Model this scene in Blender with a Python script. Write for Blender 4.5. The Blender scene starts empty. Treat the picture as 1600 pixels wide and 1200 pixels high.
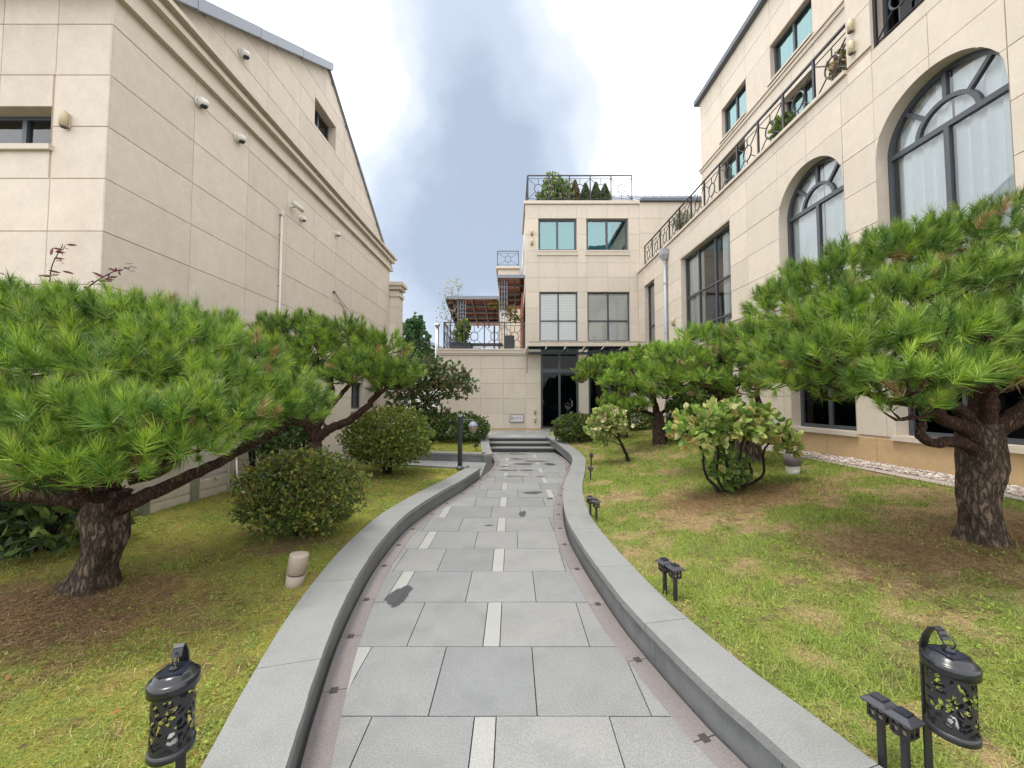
import bpy, bmesh, math, random
import numpy as np
from mathutils import Vector, Matrix

random.seed(7)
RNG = np.random.default_rng(11)
SC = bpy.context.scene
COL = SC.collection
PI = math.pi

# ------------------------------------------------------------------ camera, sky, sun, exposure
CAM_H = 1.6
PITCH = math.atan(26 / 600)
cam_d = bpy.data.cameras.new('camera')
cam_d.sensor_width = 36.0
cam_d.lens = 600 / 1600 * 36.0
cam_d.clip_start = 0.05
cam_d.clip_end = 2000
cam = bpy.data.objects.new('camera', cam_d)
COL.objects.link(cam)
cam.location = (0, 0, CAM_H)
cam.rotation_euler = (PI / 2 + PITCH, 0, 0)
SC.camera = cam

SUN_EL, SUN_AZ = math.radians(74), math.radians(250)     # azimuth from +Y, clockwise
world = bpy.data.worlds.new('World')
SC.world = world
world.use_nodes = True
wn, wl = world.node_tree.nodes, world.node_tree.links
wn.clear()


def wnode(t, **kw):
    n = wn.new(t)
    for k, v in kw.items():
        setattr(n, k, v)
    return n


w_out = wnode('ShaderNodeOutputWorld')
sky = wnode('ShaderNodeTexSky', sky_type='NISHITA')
sky.sun_disc = False
sky.sun_elevation = SUN_EL
sky.sun_rotation = SUN_AZ
sky.air_density = 1.0
sky.dust_density = 2.0
bg_sky = wnode('ShaderNodeBackground')
bg_sky.inputs['Strength'].default_value = 0.10
wl.new(sky.outputs['Color'], bg_sky.inputs['Color'])
tc = wnode('ShaderNodeTexCoord')
nz = wnode('ShaderNodeTexNoise')
nz.inputs['Scale'].default_value = 2.3
nz.inputs['Detail'].default_value = 5.0
nz.inputs['Roughness'].default_value = 0.5
wl.new(tc.outputs['Generated'], nz.inputs['Vector'])
nwarp = wnode('ShaderNodeTexNoise')
nwarp.inputs['Scale'].default_value = 4.5
nwarp.inputs['Detail'].default_value = 6.0
wl.new(tc.outputs['Generated'], nwarp.inputs['Vector'])


def vmath(op, a, b):
    n = wnode('ShaderNodeVectorMath', operation=op)
    for i, s in enumerate((a, b)):
        if s is None:
            continue
        if isinstance(s, tuple):
            n.inputs[i].default_value = s
        else:
            wl.new(s, n.inputs[i])
    return n


def smath(op, a, b=None, clamp=False):
    n = wnode('ShaderNodeMath', operation=op)
    n.use_clamp = clamp
    for i, s in enumerate((a, b)):
        if s is None:
            continue
        if isinstance(s, (int, float)):
            n.inputs[i].default_value = s
        else:
            wl.new(s, n.inputs[i])
    return n.outputs[0]


wv = vmath('SUBTRACT', nwarp.outputs['Color'], (0.5, 0.5, 0.5))
ws = vmath('SCALE', wv.outputs[0], None)
ws.inputs['Scale'].default_value = 0.22
wdir = vmath('ADD', tc.outputs['Generated'], ws.outputs[0]).outputs[0]
# a grey-blue break in the cloud deck; elsewhere the same noise decides
field = smath('MULTIPLY', smath('SUBTRACT', nz.outputs['Fac'], 0.58), 2.2)
for (cx, cz, rad, amp) in ((-0.42, 1.10, 0.20, 0.9), (-0.16, 1.00, 0.26, 1.0), (-0.08, 0.74, 0.30, 1.1), (-0.14, 0.52, 0.32, 1.1), (0.06, 0.56, 0.22, 0.6), (-0.16, 0.32, 0.32, 0.8),
                           (0.02, 0.30, 0.28, 0.45), (-0.18, 0.14, 0.36, 0.95), (-0.38, 0.82, 0.20, -2.4), (0.40, 0.75, 0.30, -0.8)):
    d = Vector((cx, 1.0, cz)).normalized()
    dist = vmath('DISTANCE', wdir, tuple(d)).outputs['Value']
    b = smath('MULTIPLY', smath('SUBTRACT', 1.0, smath('DIVIDE', dist, rad * 1.5), clamp=True), amp * 1.5)
    field = smath('ADD', field, b)
ramp = wnode('ShaderNodeMapRange', interpolation_type='LINEAR')
ramp.inputs['From Min'].default_value = -0.1
ramp.inputs['From Max'].default_value = 3.7
nfine = wnode('ShaderNodeTexNoise')
nfine.inputs['Scale'].default_value = 4.2
nfine.inputs['Detail'].default_value = 8.0
nfine.inputs['Roughness'].default_value = 0.6
wl.new(tc.outputs['Generated'], nfine.inputs['Vector'])
field = smath('ADD', field, smath('MULTIPLY', smath('SUBTRACT', nfine.outputs['Fac'], 0.5), 1.9))
wl.new(field, ramp.inputs['Value'])
mixc = wnode('ShaderNodeValToRGB')
cr_ = mixc.color_ramp
cr_.interpolation = 'EASE'
cr_.elements[0].position = 0.0
cr_.elements[0].color = (1.20, 1.22, 1.24, 1)
cr_.elements[1].position = 1.0
cr_.elements[1].color = (0.222, 0.26, 0.322, 1)
for p_, c_ in ((0.22, (0.62, 0.63, 0.64, 1)), (0.42, (0.405, 0.435, 0.475, 1)), (0.70, (0.30, 0.34, 0.405, 1))):
    e_ = cr_.elements.new(p_)
    e_.color = c_
wl.new(ramp.outputs['Result'], mixc.inputs['Fac'])
bg_cloud = wnode('ShaderNodeBackground')
bg_cloud.inputs['Strength'].default_value = 1.0
wl.new(mixc.outputs['Color'], bg_cloud.inputs['Color'])
wmix = wnode('ShaderNodeMixShader')
wmix.inputs['Fac'].default_value = 0.90
wl.new(bg_sky.outputs[0], wmix.inputs[1])
wl.new(bg_cloud.outputs[0], wmix.inputs[2])
wl.new(wmix.outputs[0], w_out.inputs['Surface'])

sun_d = bpy.data.lights.new('sun', 'SUN')
sun_d.energy = 1.15
sun_d.angle = math.radians(13)
sun_d.color = (1.0, 0.95, 0.86)
sun = bpy.data.objects.new('sun', sun_d)
COL.objects.link(sun)
sv = Vector((math.sin(SUN_AZ) * math.cos(SUN_EL), math.cos(SUN_AZ) * math.cos(SUN_EL), math.sin(SUN_EL)))
sun.rotation_euler = (-sv).to_track_quat('-Z', 'Y').to_euler()
sun.location = (0, 0, 30)

SC.view_settings.view_transform = 'Standard'
SC.view_settings.look = 'None'
SC.view_settings.exposure = 1.2
SC.view_settings.gamma = 1.0
SC.view_settings.use_curve_mapping = False
SC.render.engine = 'CYCLES'
SC.cycles.max_bounces = 7
SC.cycles.diffuse_bounces = 4
SC.cycles.transparent_max_bounces = 12
SC.cycles.caustics_reflective = False
SC.cycles.caustics_refractive = False


# ------------------------------------------------------------------ materials
def newmat(name):
    m = bpy.data.materials.new(name)
    m.use_nodes = True
    nt = m.node_tree
    nt.nodes.clear()
    out = nt.nodes.new('ShaderNodeOutputMaterial')
    b = nt.nodes.new('ShaderNodeBsdfPrincipled')
    nt.links.new(b.outputs[0], out.inputs['Surface'])
    return m, nt, b, out


def surf(name, col, rough=0.6, var=0.12, scale=6.0, fine=0.08, fscale=90.0, bump=0.15, bdist=0.003, objvar=0.08, spec=0.4,
         metal=0.0, stain=None, stain_amt=0.0, stain_scale=1.2, hue=None, stain_z=1.0):
    """base colour varied by two noises and by a random value for each piece, with fine relief"""
    m, nt, b, out = newmat(name)
    N, L = nt.nodes, nt.links
    geo = N.new('ShaderNodeNewGeometry')
    n1 = N.new('ShaderNodeTexNoise')
    n1.inputs['Scale'].default_value = scale
    n1.inputs['Detail'].default_value = 5
    n1.inputs['Roughness'].default_value = 0.6
    L.new(geo.outputs['Position'], n1.inputs['Vector'])
    n2 = N.new('ShaderNodeTexNoise')
    n2.inputs['Scale'].default_value = fscale
    n2.inputs['Detail'].default_value = 3
    L.new(geo.outputs['Position'], n2.inputs['Vector'])
    oi = N.new('ShaderNodeObjectInfo')

    def M(op, a, bb):
        n = N.new('ShaderNodeMath')
        n.operation = op
        for i, s in enumerate((a, bb)):
            if isinstance(s, (int, float)):
                n.inputs[i].default_value = s
            else:
                L.new(s, n.inputs[i])
        return n.outputs[0]
    v = M('ADD', 1.0, M('MULTIPLY', M('SUBTRACT', n1.outputs['Fac'], 0.5), var * 2.5))
    v = M('ADD', v, M('MULTIPLY', M('SUBTRACT', n2.outputs['Fac'], 0.5), fine * 3))
    v = M('ADD', v, M('MULTIPLY', M('SUBTRACT', oi.outputs['Random'], 0.5), objvar * 2))
    mx = N.new('ShaderNodeMix')
    mx.data_type = 'RGBA'
    mx.inputs['A'].default_value = (*col, 1)
    mx.inputs['B'].default_value = (*(hue or col), 1)
    if hue:
        hm = M('FRACT', M('MULTIPLY', oi.outputs['Random'], 7.31), 0)
        L.new(hm, mx.inputs['Factor'])
    sc = N.new('ShaderNodeVectorMath')
    sc.operation = 'SCALE'
    L.new(mx.outputs['Result'], sc.inputs[0])
    L.new(v, sc.inputs['Scale'])
    src = sc.outputs[0]
    if stain:
        n3 = N.new('ShaderNodeTexNoise')
        n3.inputs['Scale'].default_value = stain_scale
        n3.inputs['Detail'].default_value = 6
        n3.inputs['Roughness'].default_value = 0.65
        mp_ = N.new('ShaderNodeMapping')
        mp_.inputs['Scale'].default_value = (1, 1, stain_z)
        L.new(geo.outputs['Position'], mp_.inputs['Vector'])
        L.new(mp_.outputs[0], n3.inputs['Vector'])
        mr = N.new('ShaderNodeMapRange')
        mr.inputs['From Min'].default_value = 0.5
        mr.inputs['From Max'].default_value = 0.72
        mr.inputs['To Max'].default_value = stain_amt
        L.new(n3.outputs['Fac'], mr.inputs['Value'])
        ms = N.new('ShaderNodeMix')
        ms.data_type = 'RGBA'
        ms.inputs['B'].default_value = (*stain, 1)
        L.new(mr.outputs['Result'], ms.inputs['Factor'])
        L.new(src, ms.inputs['A'])
        src = ms.outputs['Result']
    L.new(src, b.inputs['Base Color'])
    b.inputs['Roughness'].default_value = rough
    b.inputs['Specular IOR Level'].default_value = spec
    b.inputs['Metallic'].default_value = metal
    if bump:
        bp = N.new('ShaderNodeBump')
        bp.inputs['Strength'].default_value = bump
        bp.inputs['Distance'].default_value = bdist
        L.new(n2.outputs['Fac'], bp.inputs['Height'])
        L.new(bp.outputs[0], b.inputs['Normal'])
    return m


def plain(name, col, rough=0.5, metal=0.0, spec=0.5):
    return surf(name, col, rough, var=0.05, scale=8, fine=0.04, fscale=60, bump=0.03, objvar=0.03, metal=metal, spec=spec)


def foliage(name, rough=0.5, trans=0.3, spec=0.35):
    m, nt, b, out = newmat(name)
    N, L = nt.nodes, nt.links
    at = N.new('ShaderNodeAttribute')
    at.attribute_name = 'tint'
    L.new(at.outputs['Color'], b.inputs['Base Color'])
    b.inputs['Roughness'].default_value = rough
    b.inputs['Specular IOR Level'].default_value = spec
    tr = N.new('ShaderNodeBsdfTranslucent')
    L.new(at.outputs['Color'], tr.inputs['Color'])
    mx = N.new('ShaderNodeMixShader')
    mx.inputs['Fac'].default_value = trans
    L.new(b.outputs[0], mx.inputs[1])
    L.new(tr.outputs[0], mx.inputs[2])
    L.new(mx.outputs[0], out.inputs['Surface'])
    return m


def glass(name, tint, refl=0.10, gcol=(1, 1, 1), rough=0.01, ior=1.5):
    m = bpy.data.materials.new(name)
    m.use_nodes = True
    nt = m.node_tree
    N, L = nt.nodes, nt.links
    N.clear()
    out = N.new('ShaderNodeOutputMaterial')
    tr = N.new('ShaderNodeBsdfTransparent')
    tr.inputs['Color'].default_value = (*tint, 1)
    gl = N.new('ShaderNodeBsdfGlossy')
    gl.inputs['Color'].default_value = (*gcol, 1)
    gl.inputs['Roughness'].default_value = rough
    geo = N.new('ShaderNodeNewGeometry')
    nz_ = N.new('ShaderNodeTexNoise')
    nz_.inputs['Scale'].default_value = 1.3
    L.new(geo.outputs['Position'], nz_.inputs['Vector'])
    bp = N.new('ShaderNodeBump')
    bp.inputs['Strength'].default_value = 0.04
    bp.inputs['Distance'].default_value = 0.05
    L.new(nz_.outputs['Fac'], bp.inputs['Height'])
    L.new(bp.outputs[0], gl.inputs['Normal'])
    lw = N.new('ShaderNodeFresnel')
    lw.inputs['IOR'].default_value = ior
    ad = N.new('ShaderNodeMath')
    ad.operation = 'ADD'
    ad.use_clamp = True
    ad.inputs[1].default_value = refl
    L.new(lw.outputs[0], ad.inputs[0])
    mx = N.new('ShaderNodeMixShader')
    L.new(ad.outputs[0], mx.inputs['Fac'])
    L.new(tr.outputs[0], mx.inputs[1])
    L.new(gl.outputs[0], mx.inputs[2])
    L.new(mx.outputs[0], out.inputs['Surface'])
    return m


def bark(name, c1, c2, scale=1.0):
    m, nt, b, out = newmat(name)
    N, L = nt.nodes, nt.links
    geo = N.new('ShaderNodeNewGeometry')
    mp = N.new('ShaderNodeMapping')
    mp.inputs['Scale'].default_value = (26 * scale, 26 * scale, 8 * scale)
    L.new(geo.outputs['Position'], mp.inputs['Vector'])
    wp = N.new('ShaderNodeTexNoise')
    wp.inputs['Scale'].default_value = 0.9
    wp.inputs['Detail'].default_value = 8
    wp.inputs['Roughness'].default_value = 0.72
    L.new(mp.outputs[0], wp.inputs['Vector'])
    add = N.new('ShaderNodeVectorMath')
    add.operation = 'ADD'
    L.new(mp.outputs[0], add.inputs[0])
    wsc = N.new('ShaderNodeVectorMath')
    wsc.operation = 'SCALE'
    wsc.inputs['Scale'].default_value = 2.6
    L.new(wp.outputs['Color'], wsc.inputs[0])
    L.new(wsc.outputs[0], add.inputs[1])
    vo = N.new('ShaderNodeTexVoronoi')
    vo.feature = 'DISTANCE_TO_EDGE'
    vo.inputs['Scale'].default_value = 1.0
    L.new(add.outputs[0], vo.inputs['Vector'])
    mr = N.new('ShaderNodeMapRange')
    mr.inputs['From Max'].default_value = 0.30
    mr.inputs['To Min'].default_value = 0.10
    L.new(vo.outputs['Distance'], mr.inputs['Value'])
    mm = N.new('ShaderNodeMath')
    mm.operation = 'MULTIPLY'
    L.new(mr.outputs['Result'], mm.inputs[0])
    L.new(wp.outputs['Fac'], mm.inputs[1])
    cr = N.new('ShaderNodeMix')
    cr.data_type = 'RGBA'
    cr.inputs['A'].default_value = (*c1, 1)
    cr.inputs['B'].default_value = (*c2, 1)
    mr2 = N.new('ShaderNodeMapRange')
    mr2.inputs['From Min'].default_value = 0.02
    mr2.inputs['From Max'].default_value = 0.62
    L.new(mm.outputs[0], mr2.inputs['Value'])
    L.new(mr2.outputs['Result'], cr.inputs['Factor'])
    L.new(cr.outputs['Result'], b.inputs['Base Color'])
    b.inputs['Roughness'].default_value = 0.9
    b.inputs['Specular IOR Level'].default_value = 0.15
    bp = N.new('ShaderNodeBump')
    bp.inputs['Strength'].default_value = 0.9
    bp.inputs['Distance'].default_value = 0.02
    L.new(mm.outputs[0], bp.inputs['Height'])
    L.new(bp.outputs[0], b.inputs['Normal'])
    return m


def attr_ground(name):
    m, nt, b, out = newmat(name)
    N, L = nt.nodes, nt.links
    at = N.new('ShaderNodeAttribute')
    at.attribute_name = 'tint'
    geo = N.new('ShaderNodeNewGeometry')
    n2 = N.new('ShaderNodeTexNoise')
    n2.inputs['Scale'].default_value = 95
    n2.inputs['Detail'].default_value = 5
    n2.inputs['Roughness'].default_value = 0.7
    L.new(geo.outputs['Position'], n2.inputs['Vector'])
    mr = N.new('ShaderNodeMapRange')
    mr.inputs['From Min'].default_value = 0.3
    mr.inputs['From Max'].default_value = 0.7
    mr.inputs['To Min'].default_value = 0.25
    mr.inputs['To Max'].default_value = 1.75
    L.new(n2.outputs['Fac'], mr.inputs['Value'])
    sc = N.new('ShaderNodeVectorMath')
    sc.operation = 'SCALE'
    L.new(at.outputs['Color'], sc.inputs[0])
    L.new(mr.outputs['Result'], sc.inputs['Scale'])
    L.new(sc.outputs[0], b.inputs['Base Color'])
    b.inputs['Roughness'].default_value = 0.95
    b.inputs['Specular IOR Level'].default_value = 0.1
    bp = N.new('ShaderNodeBump')
    bp.inputs['Strength'].default_value = 0.8
    bp.inputs['Distance'].default_value = 0.015
    L.new(n2.outputs['Fac'], bp.inputs['Height'])
    L.new(bp.outputs[0], b.inputs['Normal'])
    return m



def wet_film(name):
    m, nt, b, out = newmat(name)
    N, L = nt.nodes, nt.links
    at = N.new('ShaderNodeAttribute')
    at.attribute_name = 'wet'
    geo = N.new('ShaderNodeNewGeometry')
    nz_ = N.new('ShaderNodeTexNoise')
    nz_.inputs['Scale'].default_value = 22
    nz_.inputs['Detail'].default_value = 6
    L.new(geo.outputs['Position'], nz_.inputs['Vector'])
    ad = N.new('ShaderNodeMath')
    ad.operation = 'ADD'
    L.new(at.outputs['Fac'], ad.inputs[0])
    L.new(nz_.outputs['Fac'], ad.inputs[1])
    mr = N.new('ShaderNodeMapRange')
    mr.interpolation_type = 'SMOOTHSTEP'
    mr.inputs['From Min'].default_value = 0.62
    mr.inputs['From Max'].default_value = 1.15
    mr.inputs['To Max'].default_value = 0.72
    L.new(ad.outputs[0], mr.inputs['Value'])
    b.inputs['Base Color'].default_value = (.055, .058, .060, 1)
    b.inputs['Roughness'].default_value = 0.28
    tr = N.new('ShaderNodeBsdfTransparent')
    mx = N.new('ShaderNodeMixShader')
    L.new(mr.outputs['Result'], mx.inputs['Fac'])
    L.new(tr.outputs[0], mx.inputs[1])
    L.new(b.outputs[0], mx.inputs[2])
    L.new(mx.outputs[0], out.inputs['Surface'])
    return m


MT = {
    'stone': surf('beige_limestone', (0.570, 0.502, 0.420), 0.75, var=0.09, scale=7.0, fine=0.05, fscale=30, bump=0.10, objvar=0.055,
                  stain=(0.48, 0.385, 0.295), stain_amt=0.4, stain_scale=2.2, spec=0.25, stain_z=.3),
    'stone_left': surf('pinkish_limestone', (0.550, 0.478, 0.402), 0.75, var=0.11, scale=6.0, fine=0.06, fscale=28, bump=0.10, objvar=0.05,
                       stain=(0.45, 0.36, 0.285), stain_amt=0.4, stain_scale=2.0, spec=0.25, stain_z=.35),
    'trim': surf('trim_stone', (0.53, 0.465, 0.385), 0.7, var=0.08, scale=4, fine=0.05, fscale=40, bump=0.08, objvar=0.03, spec=0.25),
    'plinth': surf('tan_plinth_stone', (0.50, 0.35, 0.19), 0.55, var=0.14, scale=3, fine=0.08, fscale=24, bump=0.06, objvar=0.05,
                   stain=(0.38, 0.25, 0.13), stain_amt=0.5, stain_scale=2.5),
    'joint': plain('brown_joint_mortar', (0.44, 0.335, 0.255), 0.9),
    'frame': plain('anthracite_frame', (0.055, 0.062, 0.074), 0.42),
    'black': plain('black_metal', (0.018, 0.018, 0.021), 0.38),
    'black_gloss': plain('black_gloss_plastic', (0.012, 0.013, 0.016), 0.22),
    'greymetal': plain('grey_metal', (0.30, 0.32, 0.35), 0.45, spec=0.5),
    'roofmetal': plain('roof_sheet_metal', (0.20, 0.22, 0.26), 0.45),
    'darkroof': plain('dark_roof_edge', (0.10, 0.11, 0.13), 0.5),
    'steel': plain('steel', (0.55, 0.55, 0.55), 0.3, metal=1.0),
    'slab': surf('grey_granite_slab', (0.178, 0.184, 0.184), 0.55, var=0.14, scale=3.0, fine=0.42, fscale=130, bump=0.35, bdist=0.002, objvar=0.07,
                 hue=(0.208, 0.206, 0.198), stain=(0.135, 0.14, 0.14), stain_amt=0.55, stain_scale=3.2, spec=0.4),
    'strip': surf('pale_granite_strip', (0.272, 0.270, 0.256), 0.6, var=0.08, scale=5, fine=0.30, fscale=130, bump=0.2, objvar=0.05),
    'gutter': surf('pink_granite_gutter', (0.180, 0.158, 0.154), 0.55, var=0.10, scale=4, fine=0.34, fscale=130, bump=0.2, objvar=0.10),
    'cap': surf('grey_cap_stone', (0.205, 0.208, 0.201), 0.6, var=0.12, scale=2.5, fine=0.36, fscale=130, bump=0.25, bdist=0.002, objvar=0.04,
                stain=(0.15, 0.152, 0.138), stain_amt=0.6, stain_scale=3.0),
    'face': surf('shaded_wet_face_stone', (0.150, 0.155, 0.156), 0.55, var=0.18, scale=7, fine=0.16, fscale=120, bump=0.3, objvar=0.12,  # darker than the caps: shade of the upright side and wetness put into colour
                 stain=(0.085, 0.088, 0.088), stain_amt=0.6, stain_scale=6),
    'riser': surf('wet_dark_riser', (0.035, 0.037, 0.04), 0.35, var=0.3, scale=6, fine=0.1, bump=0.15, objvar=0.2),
    'bed': plain('dark_joint_bed', (0.045, 0.040, 0.036), 0.95),
    'ground': surf('distant_ground', (0.16, 0.15, 0.13), 0.95, var=0.2, scale=0.4, fine=0.15, fscale=30, bump=0.2),
    'puddle': wet_film('wet_patch'),
    'lawn': attr_ground('lawn_soil'),
    'grass': foliage('grass_blades', 0.6, 0.40, 0.25),
    'needle': foliage('pine_needles', 0.40, 0.16, 0.45),
    'leaf': foliage('leaves', 0.38, 0.30, 0.45),
    'leafmat': foliage('matt_leaves', 0.55, 0.35, 0.3),
    'barkpine': bark('pine_bark', (0.022, 0.015, 0.011), (0.21, 0.155, 0.115)),
    'barkdark': bark('dark_bark', (0.012, 0.009, 0.007), (0.07, 0.052, 0.04), 1.5),
    'limb': bark('reddish_pine_limb', (0.02, 0.012, 0.009), (0.15, 0.085, 0.062), 1.8),
    'gravel': surf('gravel_stones', (0.42, 0.37, 0.33), 0.8, var=0.35, scale=28, fine=0.1, bump=0.1, hue=(0.3, 0.24, 0.22)),
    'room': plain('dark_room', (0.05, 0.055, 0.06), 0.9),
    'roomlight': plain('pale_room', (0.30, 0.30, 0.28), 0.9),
    'curtain': plain('sheer_white_curtain', (0.85, 0.91, 0.93), 0.9),
    'tealcurtain': plain('teal_curtain', (0.085, 0.26, 0.285), 0.85),
    'blind': plain('white_blind_slat', (0.85, 0.84, 0.80), 0.7),
    'glass_pale': glass('pale_glass', (0.94, 0.99, 1.0), 0.05),
    'glass_teal': glass('teal_glass', (0.42, 0.80, 0.84), 0.16, (0.72, 1.0, 1.0)),
    'glass_blind': glass('clear_glass', (0.96, 0.98, 0.97), 0.06),
    'glass_dark': glass('dark_glass', (0.16, 0.20, 0.27), 0.0, ior=1.28),
    'glass_canopy': glass('canopy_glass', (0.55, 0.78, 0.74), 0.05),
    'wood': surf('red_brown_timber', (0.26, 0.105, 0.065), 0.6, var=0.15, scale=5, fine=0.1, bump=0.1),
    'roofpanel': glass('tinted_roof_sheet', (0.66, 0.40, 0.31), 0.0, ior=1.2),
    'paleboard': surf('weathered_pale_timber', (0.50, 0.44, 0.36), 0.8, var=0.2, scale=7, fine=0.15, bump=0.2),
    'greywood': surf('grey_green_timber', (0.20, 0.20, 0.15), 0.85, var=0.25, scale=9, fine=0.15, bump=0.2),
    'camera': plain('white_camera_housing', (0.62, 0.60, 0.56), 0.45),
    'lamplens': plain('lamp_lens', (0.25, 0.22, 0.18), 0.4),
    'lens': plain('camera_dark_dome', (0.02, 0.022, 0.025), 0.12),
    'conduit': plain('pale_conduit', (0.58, 0.52, 0.46), 0.5),
    'brass': plain('beige_lamp_housing', (0.46, 0.39, 0.25), 0.45),
    'beigelamp': surf('beige_bollard', (0.295, 0.24, 0.19), 0.6, var=0.08, scale=12, fine=0.06, bump=0.1),
    'greylamp': plain('grey_brown_bollard', (0.15, 0.135, 0.13), 0.6),
    'white': plain('white_plastic', (0.72, 0.70, 0.66), 0.5),
    'frost': plain('frosted_lamp_glass', (0.27, 0.22, 0.15), 0.35),
    'plate': plain('brushed_sign_plate', (0.52, 0.50, 0.50), 0.4),
    'dark': plain('dark_paint', (0.05, 0.05, 0.055), 0.6),
    'solar': plain('solar_cell', (0.02, 0.022, 0.035), 0.12),
    'planter': plain('dark_planter', (0.035, 0.037, 0.045), 0.6),
    'housewall': plain('pale_house_wall', (0.55, 0.53, 0.50), 0.85),
    'slabtop': surf('terrace_floor', (0.22, 0.225, 0.22), 0.7, var=0.1, scale=3, fine=0.1),
}


# ------------------------------------------------------------------ mesh helpers
class MB:
    def __init__(self):
        self.v, self.f = [], []

    def add(self, vs, fs):
        n = len(self.v)
        self.v += [tuple(p) for p in vs]
        self.f += [tuple(i + n for i in q) for q in fs]
        return self

    def box(self, x0, x1, y0, y1, z0, z1):
        return self.add([(x0, y0, z0), (x1, y0, z0), (x1, y1, z0), (x0, y1, z0), (x0, y0, z1), (x1, y0, z1), (x1, y1, z1), (x0, y1, z1)],
                        [(0, 3, 2, 1), (4, 5, 6, 7), (0, 1, 5, 4), (1, 2, 6, 5), (2, 3, 7, 6), (3, 0, 4, 7)])

    def tube(self, pts, rad, n=8, cap=True):
        pts = [Vector(p) for p in pts]
        rads = rad if isinstance(rad, (list, tuple)) else [rad] * len(pts)
        vs, fs = [], []
        t0 = (pts[1] - pts[0]).normalized()
        a = t0.orthogonal().normalized()
        for i, p in enumerate(pts):
            t = (pts[min(i + 1, len(pts) - 1)] - pts[max(i - 1, 0)]).normalized()
            a = (a - t * a.dot(t))
            a = a.normalized() if a.length > 1e-6 else t.orthogonal().normalized()
            b = t.cross(a)
            for k in range(n):
                an = 2 * PI * k / n
                vs.append(p + (a * math.cos(an) + b * math.sin(an)) * rads[i])
        for i in range(len(pts) - 1):
            for k in range(n):
                k2 = (k + 1) % n
                fs.append((i * n + k, i * n + k2, (i + 1) * n + k2, (i + 1) * n + k))
        if cap:
            fs.append(tuple(range(n - 1, -1, -1)))
            fs.append(tuple((len(pts) - 1) * n + k for k in range(n)))
        return self.add(vs, fs)

    def lathe(self, prof, n=20, c=(0, 0, 0), sx=1.0, sy=1.0):
        vs, fs = [], []
        for (r, z) in prof:
            for k in range(n):
                an = 2 * PI * k / n
                vs.append((c[0] + r * sx * math.cos(an), c[1] + r * sy * math.sin(an), c[2] + z))
        for i in range(len(prof) - 1):
            for k in range(n):
                k2 = (k + 1) % n
                fs.append((i * n + k, i * n + k2, (i + 1) * n + k2, (i + 1) * n + k))
        fs.append(tuple(range(n - 1, -1, -1)))
        fs.append(tuple((len(prof) - 1) * n + k for k in range(n)))
        return self.add(vs, fs)

    def mesh(self, name, mat, smooth=False):
        me = bpy.data.meshes.new(name)
        me.from_pydata(self.v, [], self.f)
        if mat:
            me.materials.append(MT[mat] if isinstance(mat, str) else mat)
        if smooth:
            me.polygons.foreach_set('use_smooth', [True] * len(me.polygons))
        me.update()
        return me

    def build(self, name, mat, parent=None, smooth=False, M=None):
        return put(name, self.mesh(name, mat, smooth), parent, M)


def put(name, me, parent=None, M=None):
    """link a mesh; M is its local matrix under the parent (world coordinates when there is no parent)"""
    o = bpy.data.objects.new(name, me)
    COL.objects.link(o)
    if M is not None:
        o.matrix_basis = M
    if parent is not None:
        o.parent = parent
        if parent.get('_world'):
            o.matrix_parent_inverse = Matrix.Translation(-Vector(parent.location))
    return o


def tag(o, label, cat, group=None):
    o['label'] = label
    o['category'] = cat
    if group:
        o['group'] = group
    return o


def thing(name, label, cat, loc=(0, 0, 0), group=None, world=False, rz=0.0):
    """an Empty at the base of the thing; world=True: its parts are written in world coordinates"""
    o = bpy.data.objects.new(name, None)
    COL.objects.link(o)
    o.location = loc
    o.rotation_euler = (0, 0, rz)
    o.empty_display_size = 0.1
    if world:
        o['_world'] = 1
    return tag(o, label, cat, group)


def struct(o, kind='structure'):
    o['kind'] = kind
    return o


def copy_tree(o, parent=None):
    c = o.copy()
    COL.objects.link(c)
    c.parent = parent
    for ch in [x for x in bpy.data.objects if x.parent == o]:
        copy_tree(ch, c)
    return c


def polymesh(name, V, C, mat, parent=None, kind=None):
    """V (n,k,3) faces with k corners, C (n,3) colour of each face"""
    n, k = V.shape[:2]
    me = bpy.data.meshes.new(name)
    me.vertices.add(n * k)
    me.vertices.foreach_set('co', V.reshape(-1).astype(np.float32))
    me.loops.add(n * k)
    me.loops.foreach_set('vertex_index', np.arange(n * k, dtype=np.int32))
    me.polygons.add(n)
    me.polygons.foreach_set('loop_start', np.arange(0, n * k, k, dtype=np.int32))
    at = me.attributes.new('tint', 'FLOAT_COLOR', 'FACE')
    c4 = np.ones((n, 4), np.float32)
    c4[:, :3] = np.clip(C, 0.002, 1)
    at.data.foreach_set('color', c4.reshape(-1))
    me.materials.append(MT[mat])
    me.update(calc_edges=True)
    me.validate()
    o = put(name, me, parent)
    if kind:
        o['kind'] = kind
    return o


def unit(a):
    return a / np.maximum(np.linalg.norm(a, axis=-1, keepdims=True), 1e-9)


def basis(d):
    ref = np.where(np.abs(d[:, 2:3]) < 0.9, np.array([[0, 0, 1.0]]), np.array([[1.0, 0, 0]]))
    a = unit(np.cross(d, ref))
    return a, np.cross(d, a)


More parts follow.
